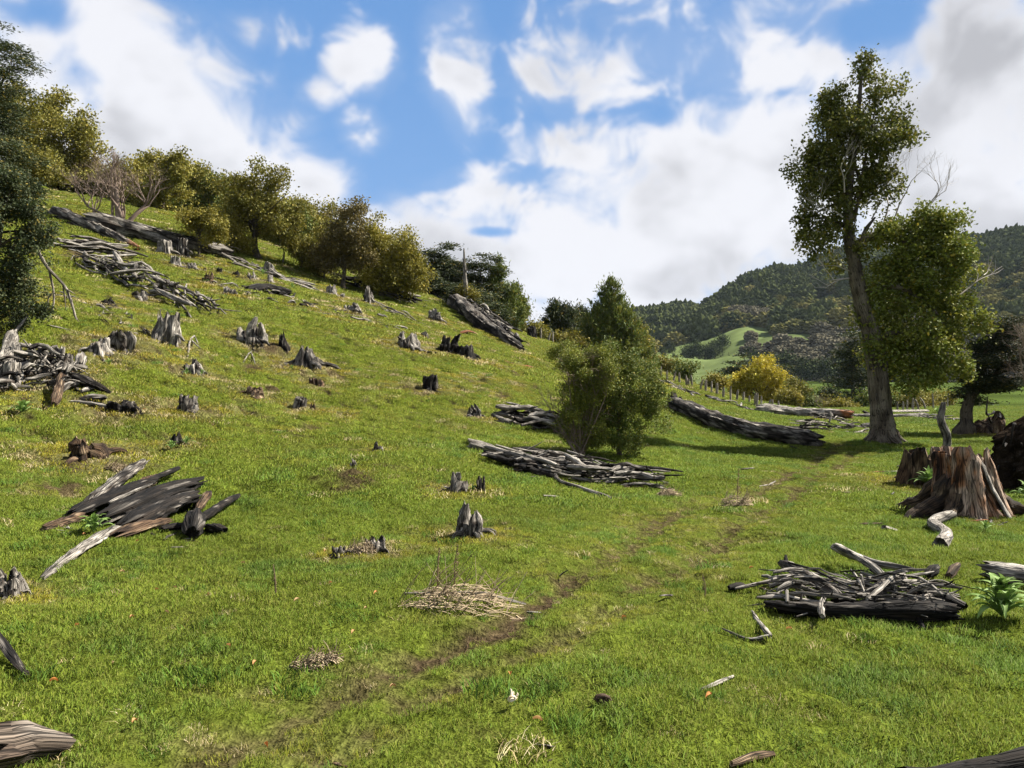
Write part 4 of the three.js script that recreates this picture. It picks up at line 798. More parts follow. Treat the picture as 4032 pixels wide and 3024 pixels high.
function crown(kind, lobes, L, n, pal, seed, gold = 0.06, gap = -0.42) {
  const R = rng(seed), G = new Geo(); G.n = [];
  const clumps = [], per = kind === 'twiggy' ? 16 : 34, nc = Math.max(8, Math.round(n / per)), wts = lobes.map((l) => Math.pow(l[3] * l[4] * l[5], 0.7)), tot = wts.reduce((a, b) => a + b, 0);
  const tint = (0.9 + R() * 0.2); n *= 1;
  const subs = [];
  lobes.forEach((l, i) => {
    const m = kind === 'cone' ? 16 : 11;
    for (let q = 0; q < m; q++) {
      const o = onSphere(R), f = kind === 'cone' ? 0.75 + 0.25 * R() : 0.42 + 0.72 * R(), s = (kind === 'layer' ? 0.45 : 0.22) + 0.2 * R();
      if (kind === 'cone') { o.y = R() * 2 - 1; const rr = (0.9 - 0.5 * o.y) * Math.sqrt(Math.max(0.03, 1 - Math.max(0, o.y) ** 2)) * Math.sqrt(R()), an = R() * 6.283; o.x = Math.cos(an) * rr; o.z = Math.sin(an) * rr; }
      subs.push([V(l[0] + o.x * l[3] * f, l[1] + o.y * l[4] * f, l[2] + o.z * l[5] * f), l[3] * s, (kind === 'layer' ? 0.3 : kind === 'cone' ? 1.5 : 0.85) * Math.min(l[3], l[4] * 1.3) * s, l[5] * s, V(l[0], l[1], l[2])]);
    }
    subs.push([V(l[0], l[1], l[2]), l[3] * 0.5, l[4] * 0.5, l[5] * 0.5, V(l[0], l[1] - l[4], l[2])]);
  });
  const sw = subs.map((l) => Math.pow(l[1] * l[2] * l[3], 0.62)), st = sw.reduce((a, b) => a + b, 0);
  for (let k = 0; k < nc; k++) {
    let w = R() * st, i = 0; while (w > sw[i] && i < subs.length - 1) w -= sw[i++];
    const l = subs[i], o = onSphere(R), rho = 0.4 + 0.62 * Math.sqrt(R());
    if (kind === 'cone') { const tp = o.y > 0 ? 1 - 0.6 * o.y : 1; o.x *= tp; o.z *= tp; }
    const out = V(o.x * l[1], o.y * l[2], o.z * l[3]).multiplyScalar(rho), c = l[0].clone().add(out), dir = out.clone().normalize().addScaledVector(l[0].clone().sub(l[4]).normalize(), 0.5).normalize();
    if (n3(c.x * 0.9 / lobes[0][3] + seed, c.y * 1.3 / lobes[0][3], c.z * 0.9 / lobes[0][3]) < gap && kind !== 'cone') continue;
    clumps.push([c, dir]);
    const rc = L * (1.5 + R() * 1.5), ct = mix3(LEAF[pal][0], LEAF[pal][1], Math.pow(R(), 1.4)), bright = (0.8 + 0.4 * R()) * tint;
    for (let j = 0; j < per; j++) {
      const g = V(gauss(R), gauss(R), gauss(R)).multiplyScalar(rc);
      if (kind === 'layer') { g.y *= 0.22; g.x *= 1.5; g.z *= 1.5; g.y -= 0.12 * (g.x * dir.x + g.z * dir.z); }
      if (kind === 'cone') { const s = g.length() * (R() - 0.3); g.multiplyScalar(0.5).addScaledVector(V(dir.x * 0.7, 0.75, dir.z * 0.7), s * 1.1); }
      const p = c.clone().add(g);
      const a = onSphere(R).multiplyScalar(0.8).addScaledVector(dir, 0.7); if (kind === 'layer') a.y *= 0.3; if (kind === 'cone') a.y += 0.6; a.normalize();
      const nr = onSphere(R).multiplyScalar(0.75).addScaledVector(dir, 0.35).add(V(0, 0.5, 0)); nr.addScaledVector(a, -nr.dot(a)).normalize();
      const v = bright * (0.75 + 0.5 * R()), q = R(), cc = q < gold ? mix3(ct, [0.28, 0.2, 0.03], 0.6) : ct, sz = L * (0.7 + 0.6 * R());
      leafQuad(G, p, a, nr, sz * (kind === 'broad' || kind === 'twiggy' ? 1 : 1.25), sz * (kind === 'broad' ? 0.62 : kind === 'twiggy' ? 0.5 : 0.36), cc.map((x) => x * v));
    }
  }
  return { G, clumps };
}
const barkColor = (s, pale = 0) => (x, y, z) => { const a = n3(x * 3 + s, y * 1.5, z * 3) * 0.5 + 0.5; return mix3(mix3([0.085, 0.07, 0.055], [0.19, 0.165, 0.135], a), [0.34, 0.31, 0.26], pale * sstep(0.3, 0.8, n3(x * 2, y * 2 + s, z * 2) * 0.5 + 0.5)); };
const twigColor = (s) => (x, y, z) => mix3([0.12, 0.085, 0.065], [0.22, 0.17, 0.135], n3(x * 2 + s, y * 2, z * 2) * 0.5 + 0.5);
function twigs(G, p, dir, len, r, level, R, color, up = 0.15) {
  const mid = p.clone().addScaledVector(dir, len * 0.5).add(onSphere(R).multiplyScalar(len * 0.08)), end = p.clone().addScaledVector(dir, len).add(onSphere(R).multiplyScalar(len * 0.1));
  limb(G, [p, mid, end], r, r * 0.55, { n: level > 2 ? 5 : 3, seg: len / 2, rough: 0.1, ridge: 0, jag: 0, color, caps: false, maxSeg: 3 });
  if (level <= 0) return;
  const k = 2 + (R() < 0.6 ? 1 : 0);
  for (let i = 0; i < k; i++) { const d = dir.clone().addScaledVector(onSphere(R), 0.75).add(V(0, up, 0)).normalize(); twigs(G, i === 0 ? end : p.clone().lerp(end, 0.45 + 0.5 * R()), d, len * (0.62 + 0.22 * R()), r * 0.55, level - 1, R, color, up); }
}
function treeThing(kind, x, z, tr, lobes, L, n, pal, seed, label, group, name) {
  L *= 1.3; n = Math.round(n * 1.9);
  const g = new THREE.Group(), y = ground(x, z), R = rng(seed * 31 + 5);
  g.position.set(x, y - 0.05, z);
  const top = lobes.reduce((a, l) => Math.max(a, l[1]), 0), cx = lobes.reduce((a, l) => a + l[0], 0) / lobes.length, cy = lobes.reduce((a, l) => a + l[1], 0) / lobes.length;
  const W = new Geo(), bc = kind === 'bare' || kind === 'twiggy' ? twigColor(seed) : barkColor(seed);
  if (kind === 'bare' || kind === 'twiggy') {
    const T = new Geo();
    for (const l of lobes) {
      const st = Math.max(2, Math.round(4 * l[3] / lobes[0][3]));
      for (let i = 0; i < st; i++) {
        const a = V(gauss(R) * tr * 2, 0, gauss(R) * tr * 2), b = V(l[0] + gauss(R) * l[3] * 0.6, Math.max(0.15 * top, l[1] - l[4] * (0.3 + 0.5 * R())), l[2] + gauss(R) * l[5] * 0.6);
        limb(W, [a, a.clone().lerp(b, 0.5).add(V(gauss(R) * 0.1, 0.05 * top, gauss(R) * 0.1)), b], tr * (i ? 0.5 : 1), tr * 0.28, { n: 6, seg: 0.3, color: bc, seed: seed + i });
        for (let q = 0; q < 3; q++) twigs(T, b, V(gauss(R), 0.6 + R() * 0.6, gauss(R)).normalize(), l[4] * (0.45 + 0.25 * R()), tr * 0.24, kind === 'bare' ? (L < 0.05 && top < 2.2 ? 3 : 4) : 3, R, bc);
      }
    }
    mesh('trunk', W, M.twig, g);
    if (kind === 'twiggy') { const c = crown(kind, lobes, L, n, pal, seed); mesh('crown', c.G, M.leaf, g); }
    mesh('twig_mass', T, M.twig, g).userData.kind = 'stuff';
  } else {
    const c = crown(kind, lobes, L, n, pal, seed), th = V(cx * 0.7, Math.max(cy, top * 0.75), 0);
    const base = V(0, -0.15, 0), knee = V(cx * 0.15 + gauss(R) * tr, cy * 0.45, gauss(R) * tr);
    limb(W, [base, knee, th], tr, tr * 0.3, { n: 9, seg: 0.35, color: bc, seed, rough: 0.2, power: 0.8 });
    limb(W, [V(0, -0.15, 0), V(0, tr * 1.6, 0)], tr * 1.7, tr * 0.95, { n: 9, seg: 0.1, color: bc, seed, rough: 0.25 });
    const k = Math.min(16, 5 + lobes.length * 2);
    for (let i = 0; i < k; i++) {
      const [e] = c.clumps[Math.floor(R() * c.clumps.length)], t = 0.35 + 0.6 * R(), s = t < 0.5 ? base.clone().lerp(knee, t * 2) : knee.clone().lerp(th, t * 2 - 1);
      limb(W, [s, s.clone().lerp(e, 0.5).add(V(0, 0.1 * s.distanceTo(e), 0)), e], tr * 0.38, tr * 0.08, { n: 5, seg: 0.5, color: bc, seed: seed + i, caps: false });
    }
    mesh('trunk', W, M.bark, g); mesh('crown', c.G, M.leaf, g);
  }
  return tag(g, name ?? (kind === 'bare' ? 'bare_tree' : kind === 'cone' ? 'conifer' : kind === 'layer' ? 'evergreen_tree' : L * n < 20 && top < 2 ? 'bush' : 'tree'), label, kind === 'bare' ? 'bare tree' : 'tree', group);
}
const rank = (rows, test) => new Map(rows.filter(test).sort((a, b) => a[1] / -a[2] - b[1] / -b[2]).map((r, i) => [r, i + 1]));
const inBelt = rank(TREES, (r) => /belt/.test(r[11])), inHedge = rank(TREES, (r) => /hedge/.test(r[11]));
for (const row of TREES) {
  const [kind, x, z, tr, lobes, L, n, pal, seed, label, , group] = row;
  const own = inBelt.has(row) ? `${nth(inBelt.get(row))} tree from the left in the belt behind the ridge trees` : inHedge.has(row) ? `${nth(inHedge.get(row))} bush from the left in the hedge row beyond the pale logs` : label;
  treeThing(kind, x, z, tr, lobes, L, n, pal, seed, own, group || undefined, inBelt.has(row) ? 'belt_tree' : inHedge.has(row) ? 'hedge_bush' : undefined);
}

// ------------------------------------------------------------------ the tall tree
{
  const [x, z, k] = MAIN, g = new THREE.Group(); g.position.set(x, ground(x, z) - 0.05, z);
  const P = (px, py, dz = 0) => V((px - 1909) * 1.8228 * k, (957 - py) * 1.8228 * k, dz), S = 1.8228 * k, bc = barkColor(77, 0.7), R = rng(501);
  const W = new Geo();
  limb(W, [P(1909, 975), P(1908, 940), P(1902, 880), P(1890, 760), P(1858, 640), P(1843, 560), P(1832, 490), P(1835, 390), P(1850, 280), P(1862, 150)], 30 * S, 3 * S, { n: 18, seg: 0.18, rough: 0.14, ridge: 0.1, color: bc, seed: 3, power: 0.8 });
  const trunk = mesh('trunk', W, M.bark, g);
  const F = new Geo(); for (let i = 0; i < 7; i++) { const a = i / 7 * 6.283 + 0.3, r = 26 * S; limb(F, [V(Math.cos(a) * r * 0.55, 0.42, Math.sin(a) * r * 0.55), V(Math.cos(a) * r * 1.0, 0.14, Math.sin(a) * r), V(Math.cos(a) * r * 1.9, -0.06, Math.sin(a) * r * 1.9)], 12 * S, 6 * S, { n: 8, seg: 0.12, color: bc, seed: i }); }
  mesh('root_flare', F, M.bark, trunk);
  const lob = (l) => l.map(([px, py, rx, ry, dz = 0]) => { const c = P(px, py, dz); return [c.x, c.y, c.z, rx * S, ry * S, rx * S * 0.9]; });
  const up = crown('broad', lob([[1862, 165, 38, 55], [1810, 225, 65, 60], [1905, 225, 50, 62], [1800, 310, 80, 75], [1885, 320, 75, 75], [1770, 410, 70, 75], [1850, 410, 65, 75], [1780, 490, 65, 60], [1825, 530, 50, 36], [1935, 285, 36, 45], [1755, 350, 40, 55], [1895, 400, 50, 50]]), 0.095, 40000, 7, 701, 0.06, -0.22);
  mesh('crown', up.G, M.leaf, g);
  const low = crown('broad', lob([[1950, 495, 65, 48, -.3], [2035, 500, 76, 50, -.3], [1925, 595, 70, 75, -.2], [2025, 590, 92, 78], [2090, 555, 40, 60, -.3], [1955, 690, 86, 78, .1], [2048, 685, 62, 75], [1985, 785, 72, 58, .2], [1895, 650, 36, 65], [2060, 775, 42, 45], [1930, 760, 50, 50], [1885, 720, 26, 40]]), 0.095, 56000, 9, 702, 0.06, -0.32);
  const lower = mesh('lower_crown', low.G, M.leaf, g);
  lower.userData.label = 'lower leafy mass hanging from the side limb';
  const branch = (pts, r0, r1, s) => { const G = new Geo(); limb(G, pts, r0, r1, { n: 8, seg: 0.2, color: bc, seed: s }); return mesh('branch', G, M.bark, g); };
  branch([P(1843, 545), P(1866, 518, -.1), P(1920, 506, -.2), P(2000, 540, -.2), P(2050, 580, -.1)], 11 * S, 4 * S, 1);
  branch([P(1866, 640), P(1920, 620, .1), P(1990, 650, .1), P(2040, 700)], 8 * S, 2.5 * S, 2);
  branch([P(1885, 740), P(1930, 720, .15), P(1985, 760, .2)], 7 * S, 2.5 * S, 3);
  branch([P(1862, 530), P(1868, 500), P(1890, 470)], 6 * S, 3 * S, 4);
  for (let i = 0; i < 14; i++) { const [e] = up.clumps[Math.floor(R() * up.clumps.length)], s = P(1838 + R() * 14, 240 + R() * 280); branch([s, s.clone().lerp(e, 0.5).add(V(0, 0.12, 0)), e], 4.5 * S, 1 * S, 10 + i); }
  const pale = (xx, yy, zz) => mix3([0.24, 0.21, 0.18], [0.4, 0.36, 0.32], n3(xx * 2, yy * 2, zz * 2) * 0.5 + 0.5);
  const dead = (p, dir, len, r, lv) => { const G = new Geo(); twigs(G, p, dir.normalize(), len, r, lv, R, pale, 0.3); mesh('dead_branch', G, M.twig, g).userData.label = 'bare pale dead branch'; };
  dead(P(1925, 470, -.4), V(0.1, 1, 0), 70 * S, 2.2 * S, 4); dead(P(1950, 460, -.4), V(0.35, 1, 0), 60 * S, 2 * S, 4); dead(P(2005, 470, -.4), V(0.6, 0.9, 0), 65 * S, 2 * S, 4); dead(P(1890, 470, -.2), V(0.5, 1, 0), 50 * S, 1.8 * S, 4);
  dead(P(1850, 600), V(-1, -0.1, 0.1), 55 * S, 2.2 * S, 3); dead(P(1846, 590), V(-0.8, 0.35, 0.1), 40 * S, 1.8 * S, 3); dead(P(2060, 640, .3), V(0.9, 0.75, 0), 60 * S, 2 * S, 2); dead(P(1800, 480, .6), V(-0.7, 0.3, 0.2), 50 * S, 1.6 * S, 3); dead(P(1800, 430, .7), V(-0.2, 1, 0.2), 50 * S, 1.6 * S, 3);
  tag(g, 'tall_tree', 'tall leaning tree with a bare grey trunk and a second leafy mass on its side', 'tree');
}

// ------------------------------------------------------------------ far woods
{
  const R = rng(900), kinds = [['broad', 6, 'wood'], ['broad', 4, 'scrub'], ['bare', 4, 'thicket']];
  const lump = (seed, tall, rag) => {
    const G = new THREE.IcosahedronGeometry(0.5, 9), p = G.attributes.position, v = V(0, 0, 0), col = [];
    for (let i = 0; i < p.count; i++) { v.fromBufferAttribute(p, i); const a = Math.abs(n3(v.x * 3.2 + seed, v.y * 3.2, v.z * 3.2)), b = Math.abs(n3(v.x * 7, v.y * 7 + seed, v.z * 7)), r = 0.85 + 0.5 * a + rag * 0.5 * b; p.setXYZ(i, v.x * r, (v.y * r + 0.45) * tall, v.z * r); const k = 0.85 + 0.3 * n3(v.x * 7, v.y * 7, v.z * 7 + seed); col.push(k, k, k); }
    G.setAttribute('color', new THREE.Float32BufferAttribute(col, 3)); G.computeVertexNormals(); return G;
  };
  const meadow = (X, t) => { const e = (a, b, ra, rb) => 1 - Math.hypot((X - a) / ra, (t - b) / rb); const w = 0.25 * n2(X * 40, t * 14); return Math.max(e(0.245, 0.29, 0.085, 0.17), e(0.30, 0.38, 0.06, 0.06), e(0.21, 0.14, 0.07, 0.12), e(0.36, 0.27, 0.04, 0.05), e(0.395, 0.5, 0.03, 0.06), e(0.31, 0.12, 0.06, 0.03), e(0.66, 0.55, 0.035, 0.05), e(0.43, 0.62, 0.02, 0.05), e(0.5, 0.2, 0.05, 0.04)) + w > 0.1; };
  const sets = [[], [], []];
  for (let i = 0; i < 5600; i++) {
    const X = 0.02 + R() * 0.98, t = Math.pow(R(), 0.85) * 1.06;
    if (meadow(X, t) || (X > 0.15 && X < 0.335 && t < 0.2)) continue;
    const p = hillAt(X, t), a = n2(p.x * 0.011 + 3, p.z * 0.02) * 0.28;
    const k = t + a > 0.76 || (X < 0.24 && t + a > 0.55) ? 0 : t + a < 0.3 && X > 0.27 ? 2 : R() < 0.14 ? 0 : 1;
    if (n2(p.x * 0.025, p.z * 0.025 + 50) < -0.55 && k) continue;
    const s = k === 0 ? 8 + R() * 6 : k === 1 ? 6 + R() * 5 : 5 + R() * 4;
    sets[k].push([p, s, R()]);
  }
  const geos = [lump(1, 0.95, 0.35), lump(5, 0.78, 0.3), lump(9, 0.72, 0.5)];
  const names = ['far_wood', 'far_scrub', 'far_thicket'], labels = ['dark evergreen wood along the top of the far hill', 'olive-brown scrub covering the middle of the far hill', 'grey-purple leafless thicket low on the far hill'];
  const tints = [(q) => [0.036 + q * 0.04, 0.046 + q * 0.042, 0.019 + q * 0.012], (q) => [0.075 + q * 0.095, 0.08 + q * 0.07, 0.028 + q * 0.02], (q) => [0.085 + q * 0.04, 0.078 + q * 0.034, 0.052 + q * 0.022]];
  sets.forEach((S, k) => {
    const im = new THREE.InstancedMesh(geos[k], M.farleaf, S.length), m = new THREE.Matrix4(), c = new THREE.Color();
    S.forEach(([p, s, q], i) => { m.makeRotationY(q * 6.28).scale(V(s, s * (0.85 + q * 0.4), s)).setPosition(p.x, p.y - s * 0.1, p.z); im.setMatrixAt(i, m); im.setColorAt(i, c.setRGB(...tints[k](q))); });
    im.castShadow = im.receiveShadow = true;
    tag(im, names[k], labels[k], 'wood', undefined, 'stuff');
  });
  // trees standing by themselves in the far meadow and at the foot of the hill
  const one = (seed, h) => { const g = new THREE.Group(), W = new Geo(); limb(W, [V(0, -0.3, 0), V(0.03 * h, h * 0.3, 0), V(0, h * 0.7, 0)], h * 0.03, h * 0.012, { n: 6, seg: h * 0.1, color: barkColor(seed), seed }); mesh('trunk', W, M.bark, g); const c = crown('broad', [[0, h * 0.55, 0, h * 0.3, h * 0.35, h * 0.3], [h * 0.16, h * 0.45, 0, h * 0.22, h * 0.25, h * 0.22], [-h * 0.14, h * 0.62, h * 0.05, h * 0.2, h * 0.25, h * 0.2], [0, h * 0.82, 0, h * 0.14, h * 0.16, h * 0.14]], h * 0.085, 1200, 6, seed, 0); mesh('crown', c.G, M.farleaf, g); return g; };
  const protos = [one(921, 9), one(922, 7)];
  const put = (X, d, y, s, i, name, label, group) => { const o = protos[i % 2].clone(); o.position.set(X * d, y, -d); o.scale.setScalar(s); o.rotation.y = i * 1.7; tag(o, name, label, 'tree', group); };
  for (let i = 0; i < 9; i++) { const X = 0.222 + i * 0.0062 + R() * 0.004, t = 0.23 + R() * 0.06, p = hillAt(X, t); put(X, -p.z, p.y - 0.3, 0.75 + R() * 0.5, i, 'meadow_tree', 'dark tree of the clump in the far meadow', 'clump of dark trees in the far meadow'); }
  for (let i = 0; i < 16; i++) { const X = 0.185 + R() * 0.06, t = 0.26 + R() * 0.12, p = hillAt(X, t); put(X, -p.z, p.y - 0.2, 0.3 + R() * 0.25, i, 'meadow_shrub', 'small dark shrub dotted over the far meadow', 'shrubs dotted over the far meadow'); }
  for (let i = 0; i < 15; i++) { const X = 0.318 + i * 0.0125 + R() * 0.006, d = 262 + R() * 18; put(X, d, smoothGround(X * d, -d) - 0.3, 0.95 + R() * 0.6, i, 'valley_tree', `${nth(i + 1)} dark tree from the left in the row below the far hill`, 'row of dark trees at the foot of the far hill'); }
}

// ------------------------------------------------------------------ grass
{
  const blades = (seed, rad, n, h0, h1, w, flop, cols) => {
    const R = rng(seed), G = new Geo(); G.n = [];
    for (let i = 0; i < n; i++) {
      const a = R() * 6.283, q = Math.sqrt(R()) * rad, x = Math.cos(a) * q, z = Math.sin(a) * q, h = lerp(h0, h1, Math.pow(R(), 1.5)), b = R() * 6.283, ln = h * flop * (0.4 + R()), dx = Math.cos(b), dz = Math.sin(b), ww = w * (0.6 + 0.7 * R());
      const c = cols[Math.floor(R() * cols.length)], v = 0.8 + 0.4 * R(), col = c.map((e) => e * v), s = G.p.length / 3, yaw = R() * 6.283, sx = Math.cos(yaw) * ww / 2, sz = Math.sin(yaw) * ww / 2;
      const nx = -sz, nz = sx, nl = Math.hypot(nx, nz) || 1, N = V(nx / nl * 0.4, 0.9, nz / nl * 0.4).normalize();
      const row = [[x - sx, -0.01, z - sz], [x + sx, -0.01, z + sz], [x + dx * ln * 0.4 - sx * 0.8, h * 0.62, z + dz * ln * 0.4 - sz * 0.8], [x + dx * ln * 0.4 + sx * 0.8, h * 0.62, z + dz * ln * 0.4 + sz * 0.8], [x + dx * ln, h, z + dz * ln]];
      for (const p of row) { G.p.push(...p); G.u.push(0, 0); G.c.push(...col); G.n.push(N.x, N.y, N.z); }
      G.i.push(s, s + 1, s + 3, s, s + 3, s + 2, s + 2, s + 3, s + 4);
    }
    return G.build();
  };
  const green = [[0.160, 0.200, 0.022], [0.140, 0.187, 0.022], [0.180, 0.209, 0.025], [0.120, 0.172, 0.023], [0.19, 0.190, 0.042]], tan = [[0.34, 0.27, 0.14], [0.27, 0.205, 0.105], [0.4, 0.34, 0.2], [0.2, 0.17, 0.06]];
  const zones = [
    [1.2, 9.5, 0.075, 0.075, 85, 0.009, 0.028, 0.0036, 1.2],
    [9.5, 24, 0.19, 0.2, 160, 0.012, 0.036, 0.0078, 1.2],
    [24, 68, 0.36, 0.36, 170, 0.022, 0.065, 0.018, 1.2],
  ];
  const up = V(0, 1, 0);
  zones.forEach(([d0, d1, step, rad, n, h0, h1, w, flop], zi) => {
    const R = rng(1200 + zi), G3 = [0, 1, 2].map((i) => blades(1300 + zi * 10 + i, rad, n, h0, h1, w, flop, green)), T1 = [blades(1390 + zi, rad, Math.round(n * 0.6), h0 * 0.8, h1 * 1.2, w * 0.7, 1.6, tan)];
    const put = [[], [], [], []];
    for (let z = -d0; z > -d1; z -= step) for (let x = z * 0.86 - 1; x < -z * 0.86 + 1; x += step) {
      const px = x + (R() - 0.5) * step, pz = z + (R() - 0.5) * step, d = Math.hypot(px, pz); if (-pz < d0 || -pz > d1) continue;
      const k = cover(px, pz); if (R() < k.soil * 0.85) continue;
      if (zi === 2 && smoothGround(px, pz) > 11.5) continue;
      const e = 0.3, gx = (smoothGround(px + e, pz) - smoothGround(px - e, pz)) / (2 * e), gz = (smoothGround(px, pz + e) - smoothGround(px, pz - e)) / (2 * e), N = V(-gx, 1, -gz).normalize();
      const dryT = R() < k.dry * (0.28 + 0.32 * k.slope), s = (0.75 + 0.5 * R()) * (1 + 0.25 * k.lush) * (1 - 0.35 * k.worn * (k.rut < 1 ? 1 : 0)), tn = 0.91 + 0.18 * R() + 0.16 * n2(px * 0.35, pz * 0.35);
      const col = dryT ? [tn, tn, tn] : [tn * (1 + 0.14 * k.slope) * lerp(lerp(0.94, 1.4, k.dry), 0.66, k.lush * 0.7), tn * lerp(lerp(1.0, 1.08, k.dry), 0.9, k.lush * 0.5), tn * lerp(1.0, 1.3, k.lush * 0.6)];
      put[dryT ? 3 : Math.floor(R() * 3)].push([px, ground(px, pz), pz, N, s, R() * 6.283, col]);
    }
    put.forEach((L, i) => {
      if (!L.length) return;
      const im = new THREE.InstancedMesh(i < 3 ? G3[i] : T1[0], i < 3 ? M.grass : M.straw, L.length), m = new THREE.Matrix4(), q = new THREE.Quaternion(), q2 = new THREE.Quaternion(), c = new THREE.Color();
      L.forEach(([x, y, z, N, s, a, col], j) => { q.setFromUnitVectors(up, N.clone().lerp(up, 0.3).normalize()); q2.setFromAxisAngle(up, a); q.multiply(q2); m.compose(V(x, y, z), q, V(s, s, s)); im.setMatrixAt(j, m); im.setColorAt(j, c.setRGB(...col)); });
      im.castShadow = im.receiveShadow = true;
      tag(im, i < 3 ? 'grass' : 'dry_grass', (i < 3 ? 'short green grass blades ' : 'withered straw-coloured grass ') + ['over the near pasture', 'over the middle pasture', 'over the upper slope and valley'][zi], 'grass', undefined, 'stuff');
    });
  });
  const R = rng(1777), sets = [[blades(1700, 0.08, 100, 0.02, 0.055, 0.0042, 1.0, [[0.085, 0.15, 0.02], [0.10, 0.165, 0.02], [0.07, 0.13, 0.022]]), M.grass, 'grass_tussock', 'taller dark green tussocks dotted over the pasture'], [blades(1701, 0.11, 120, 0.015, 0.06, 0.0036, 1.5, tan), M.straw, 'dead_tussock', 'withered tan tussocks dotted over the slope']];
  sets.forEach(([geo, m, name, label], k) => {
    const L = [];
    for (let i = 0; i < (k ? 5200 : 2600); i++) { const z = -(2 + 40 * Math.pow(R(), k ? 0.8 : 1.3)), x = (R() * 2 - 1) * -z * 0.85, c = cover(x, z); if (k ? R() > c.dry * 0.55 * (0.05 + c.slope) + c.pug * 0.35 : n2(x * 0.9 + 60, z * 0.9) < 0.15 || c.soil > 0.2) continue; L.push([x, z]); }
    const im = new THREE.InstancedMesh(geo, m, L.length), mm = new THREE.Matrix4(), c = new THREE.Color();
    L.forEach(([x, z], i) => { const s = 0.6 + 0.7 * R() + 0.012 * -z, t = 0.8 + 0.4 * R(); mm.makeRotationY(R() * 6.283).scale(V(s * (0.8 + 0.8 * R()), s, s)).setPosition(x, ground(x, z) - 0.005, z); im.setMatrixAt(i, mm); im.setColorAt(i, c.setRGB(t, t, t)); });
    im.castShadow = im.receiveShadow = true;
    tag(im, name, label, 'grass', undefined, 'stuff');
  });
}

// ------------------------------------------------------------------ stumps
/* a ragged stump: fluted wall, torn rim, hollow top; w, h in metres, sunk below the ground line */
function stumpBody(w, h, style, seed, { taper = 0.75, flare = 0.35, jag = 0.45, flute = 0.22, hollow = 0.45, n = 44, rows = 11, tops } = {}) {
  const G = new Geo(), R = rng(seed), sink = 0.12 + w * 0.3, lean = [gauss(R) * 0.12, gauss(R) * 0.12], ell = 0.75 + 0.35 * R(), slant = 0.55 * R() * R() + 0.1, sa = R() * 6.283;
  const rim = [];
  for (let a = 0; a < n; a++) { const th = a / n * 6.283, c = Math.cos(th), s = Math.sin(th); let t = 1 - slant * (0.5 + 0.5 * Math.cos(th - sa)) - jag * sstep(-0.35, 0.6, n3(c * 1.1 + seed, s * 1.1, 3)) - jag * 0.3 * (n3(c * 3, s * 3, seed) * 0.5 + 0.5) - 0.08 * R() * jag; rim.push(h * clamp(t, 0.12, 1)); }
  const ring = [];
  const wall = (a, y) => {
    const th = (a % n) / n * 6.283, c = Math.cos(th), s = Math.sin(th), t = clamp(y / h, -1, 1), f = Math.pow(clamp(1 - (y + sink * 0.3) / (h * 0.75), 0, 1.4), 2.2);
    const fl = n3(c * 2.2 + seed, s * 2.2, y * 0.8 / h), fine = n3(c * 6, s * 6 + seed, y * 1.6 / h);
    return w * 0.5 * (lerp(0.82, taper, clamp(t, 0, 1)) * (1 + flute * fl + 0.1 * fine) + flare * f * (0.5 + 0.9 * Math.max(0, fl + 0.25)));
  };
  const at = (a, y, r) => { const th = (a % n) / n * 6.283; return [Math.cos(th) * r + lean[0] * y, y, Math.sin(th) * r * ell + lean[1] * y]; };
  const col = (p, a) => { const th = a / n * 6.283, u = Math.cos(th), v = Math.sin(th), q = p[1] / h; return woodMix(style, n3(u * 1.7 + seed, v * 1.7, q * 1.1) * 0.55 + 0.45 * n3(u * 4.5, v * 4.5 + seed, q * 1.8), n3(u * 2 - seed, v * 2, q * 1.2 + 7) * 0.5 + 0.5 * n3(u * 6, v * 6, q * 2 + seed)); };
  for (let k = 0; k <= rows; k++) { const row = []; for (let a = 0; a <= n; a++) { const H = rim[a % n], y = lerp(-sink, H, Math.pow(k / rows, 0.9)), r = wall(a, y) * (k === rows ? 0.96 : 1), p = at(a, y, r); row.push(G.v(...p, a / n * 3.14 * w / 0.5 + seed * 0.3, y / 0.9, col(p, a % n))); } ring.push(row); }
  for (let k = 0; k < rows; k++) for (let a = 0; a < n; a++) G.quad(ring[k][a + 1], ring[k][a], ring[k + 1][a], ring[k + 1][a + 1]);
  const prev = [ring[rows]];
  for (let k = 1; k <= 4; k++) {
    const q = [1, 0.8, 0.62, 0.35, 0][k], row = [];
    for (let a = 0; a <= n; a++) { const H = rim[a % n], y = Math.max(0.02, lerp(H, h * (1 - hollow) * 0.75, Math.pow(1 - q, 0.7)) + 0.05 * h * n3(a, seed, k)), p = at(a, y, wall(a, H) * q); row.push(G.v(...p, p[0] / 0.5, p[2] / 0.9 + y, woodColor(style === 0 ? 2 : style, p[0] * 3, p[1] * 3 + 5, p[2] * 3, seed))); }
    const o = prev[k - 1]; for (let a = 0; a < n; a++) G.quad(o[a + 1], o[a], row[a], row[a + 1]); prev.push(row);
  }
  return G;
}
function rootGeo(style, seed, a, w, h, reach) {
  const G = new Geo(), c = Math.cos(a), s = Math.sin(a), R = rng(seed), b = a + gauss(R) * 0.5;
  limb(G, [V(c * w * 0.28, h * (0.28 + 0.2 * R()), s * w * 0.28), V(c * w * 0.5, h * 0.12, s * w * 0.5), V(c * w * 0.5 + Math.cos(b) * reach * 0.6, 0.02, s * w * 0.5 + Math.sin(b) * reach * 0.6), V(c * w * 0.5 + Math.cos(b) * reach, -0.08, s * w * 0.5 + Math.sin(b) * reach)], w * 0.13, w * 0.045, { n: 8, seg: w * 0.12, rough: 0.3, color: grain(style, seed, w * 0.12), seed });
  return G;
}
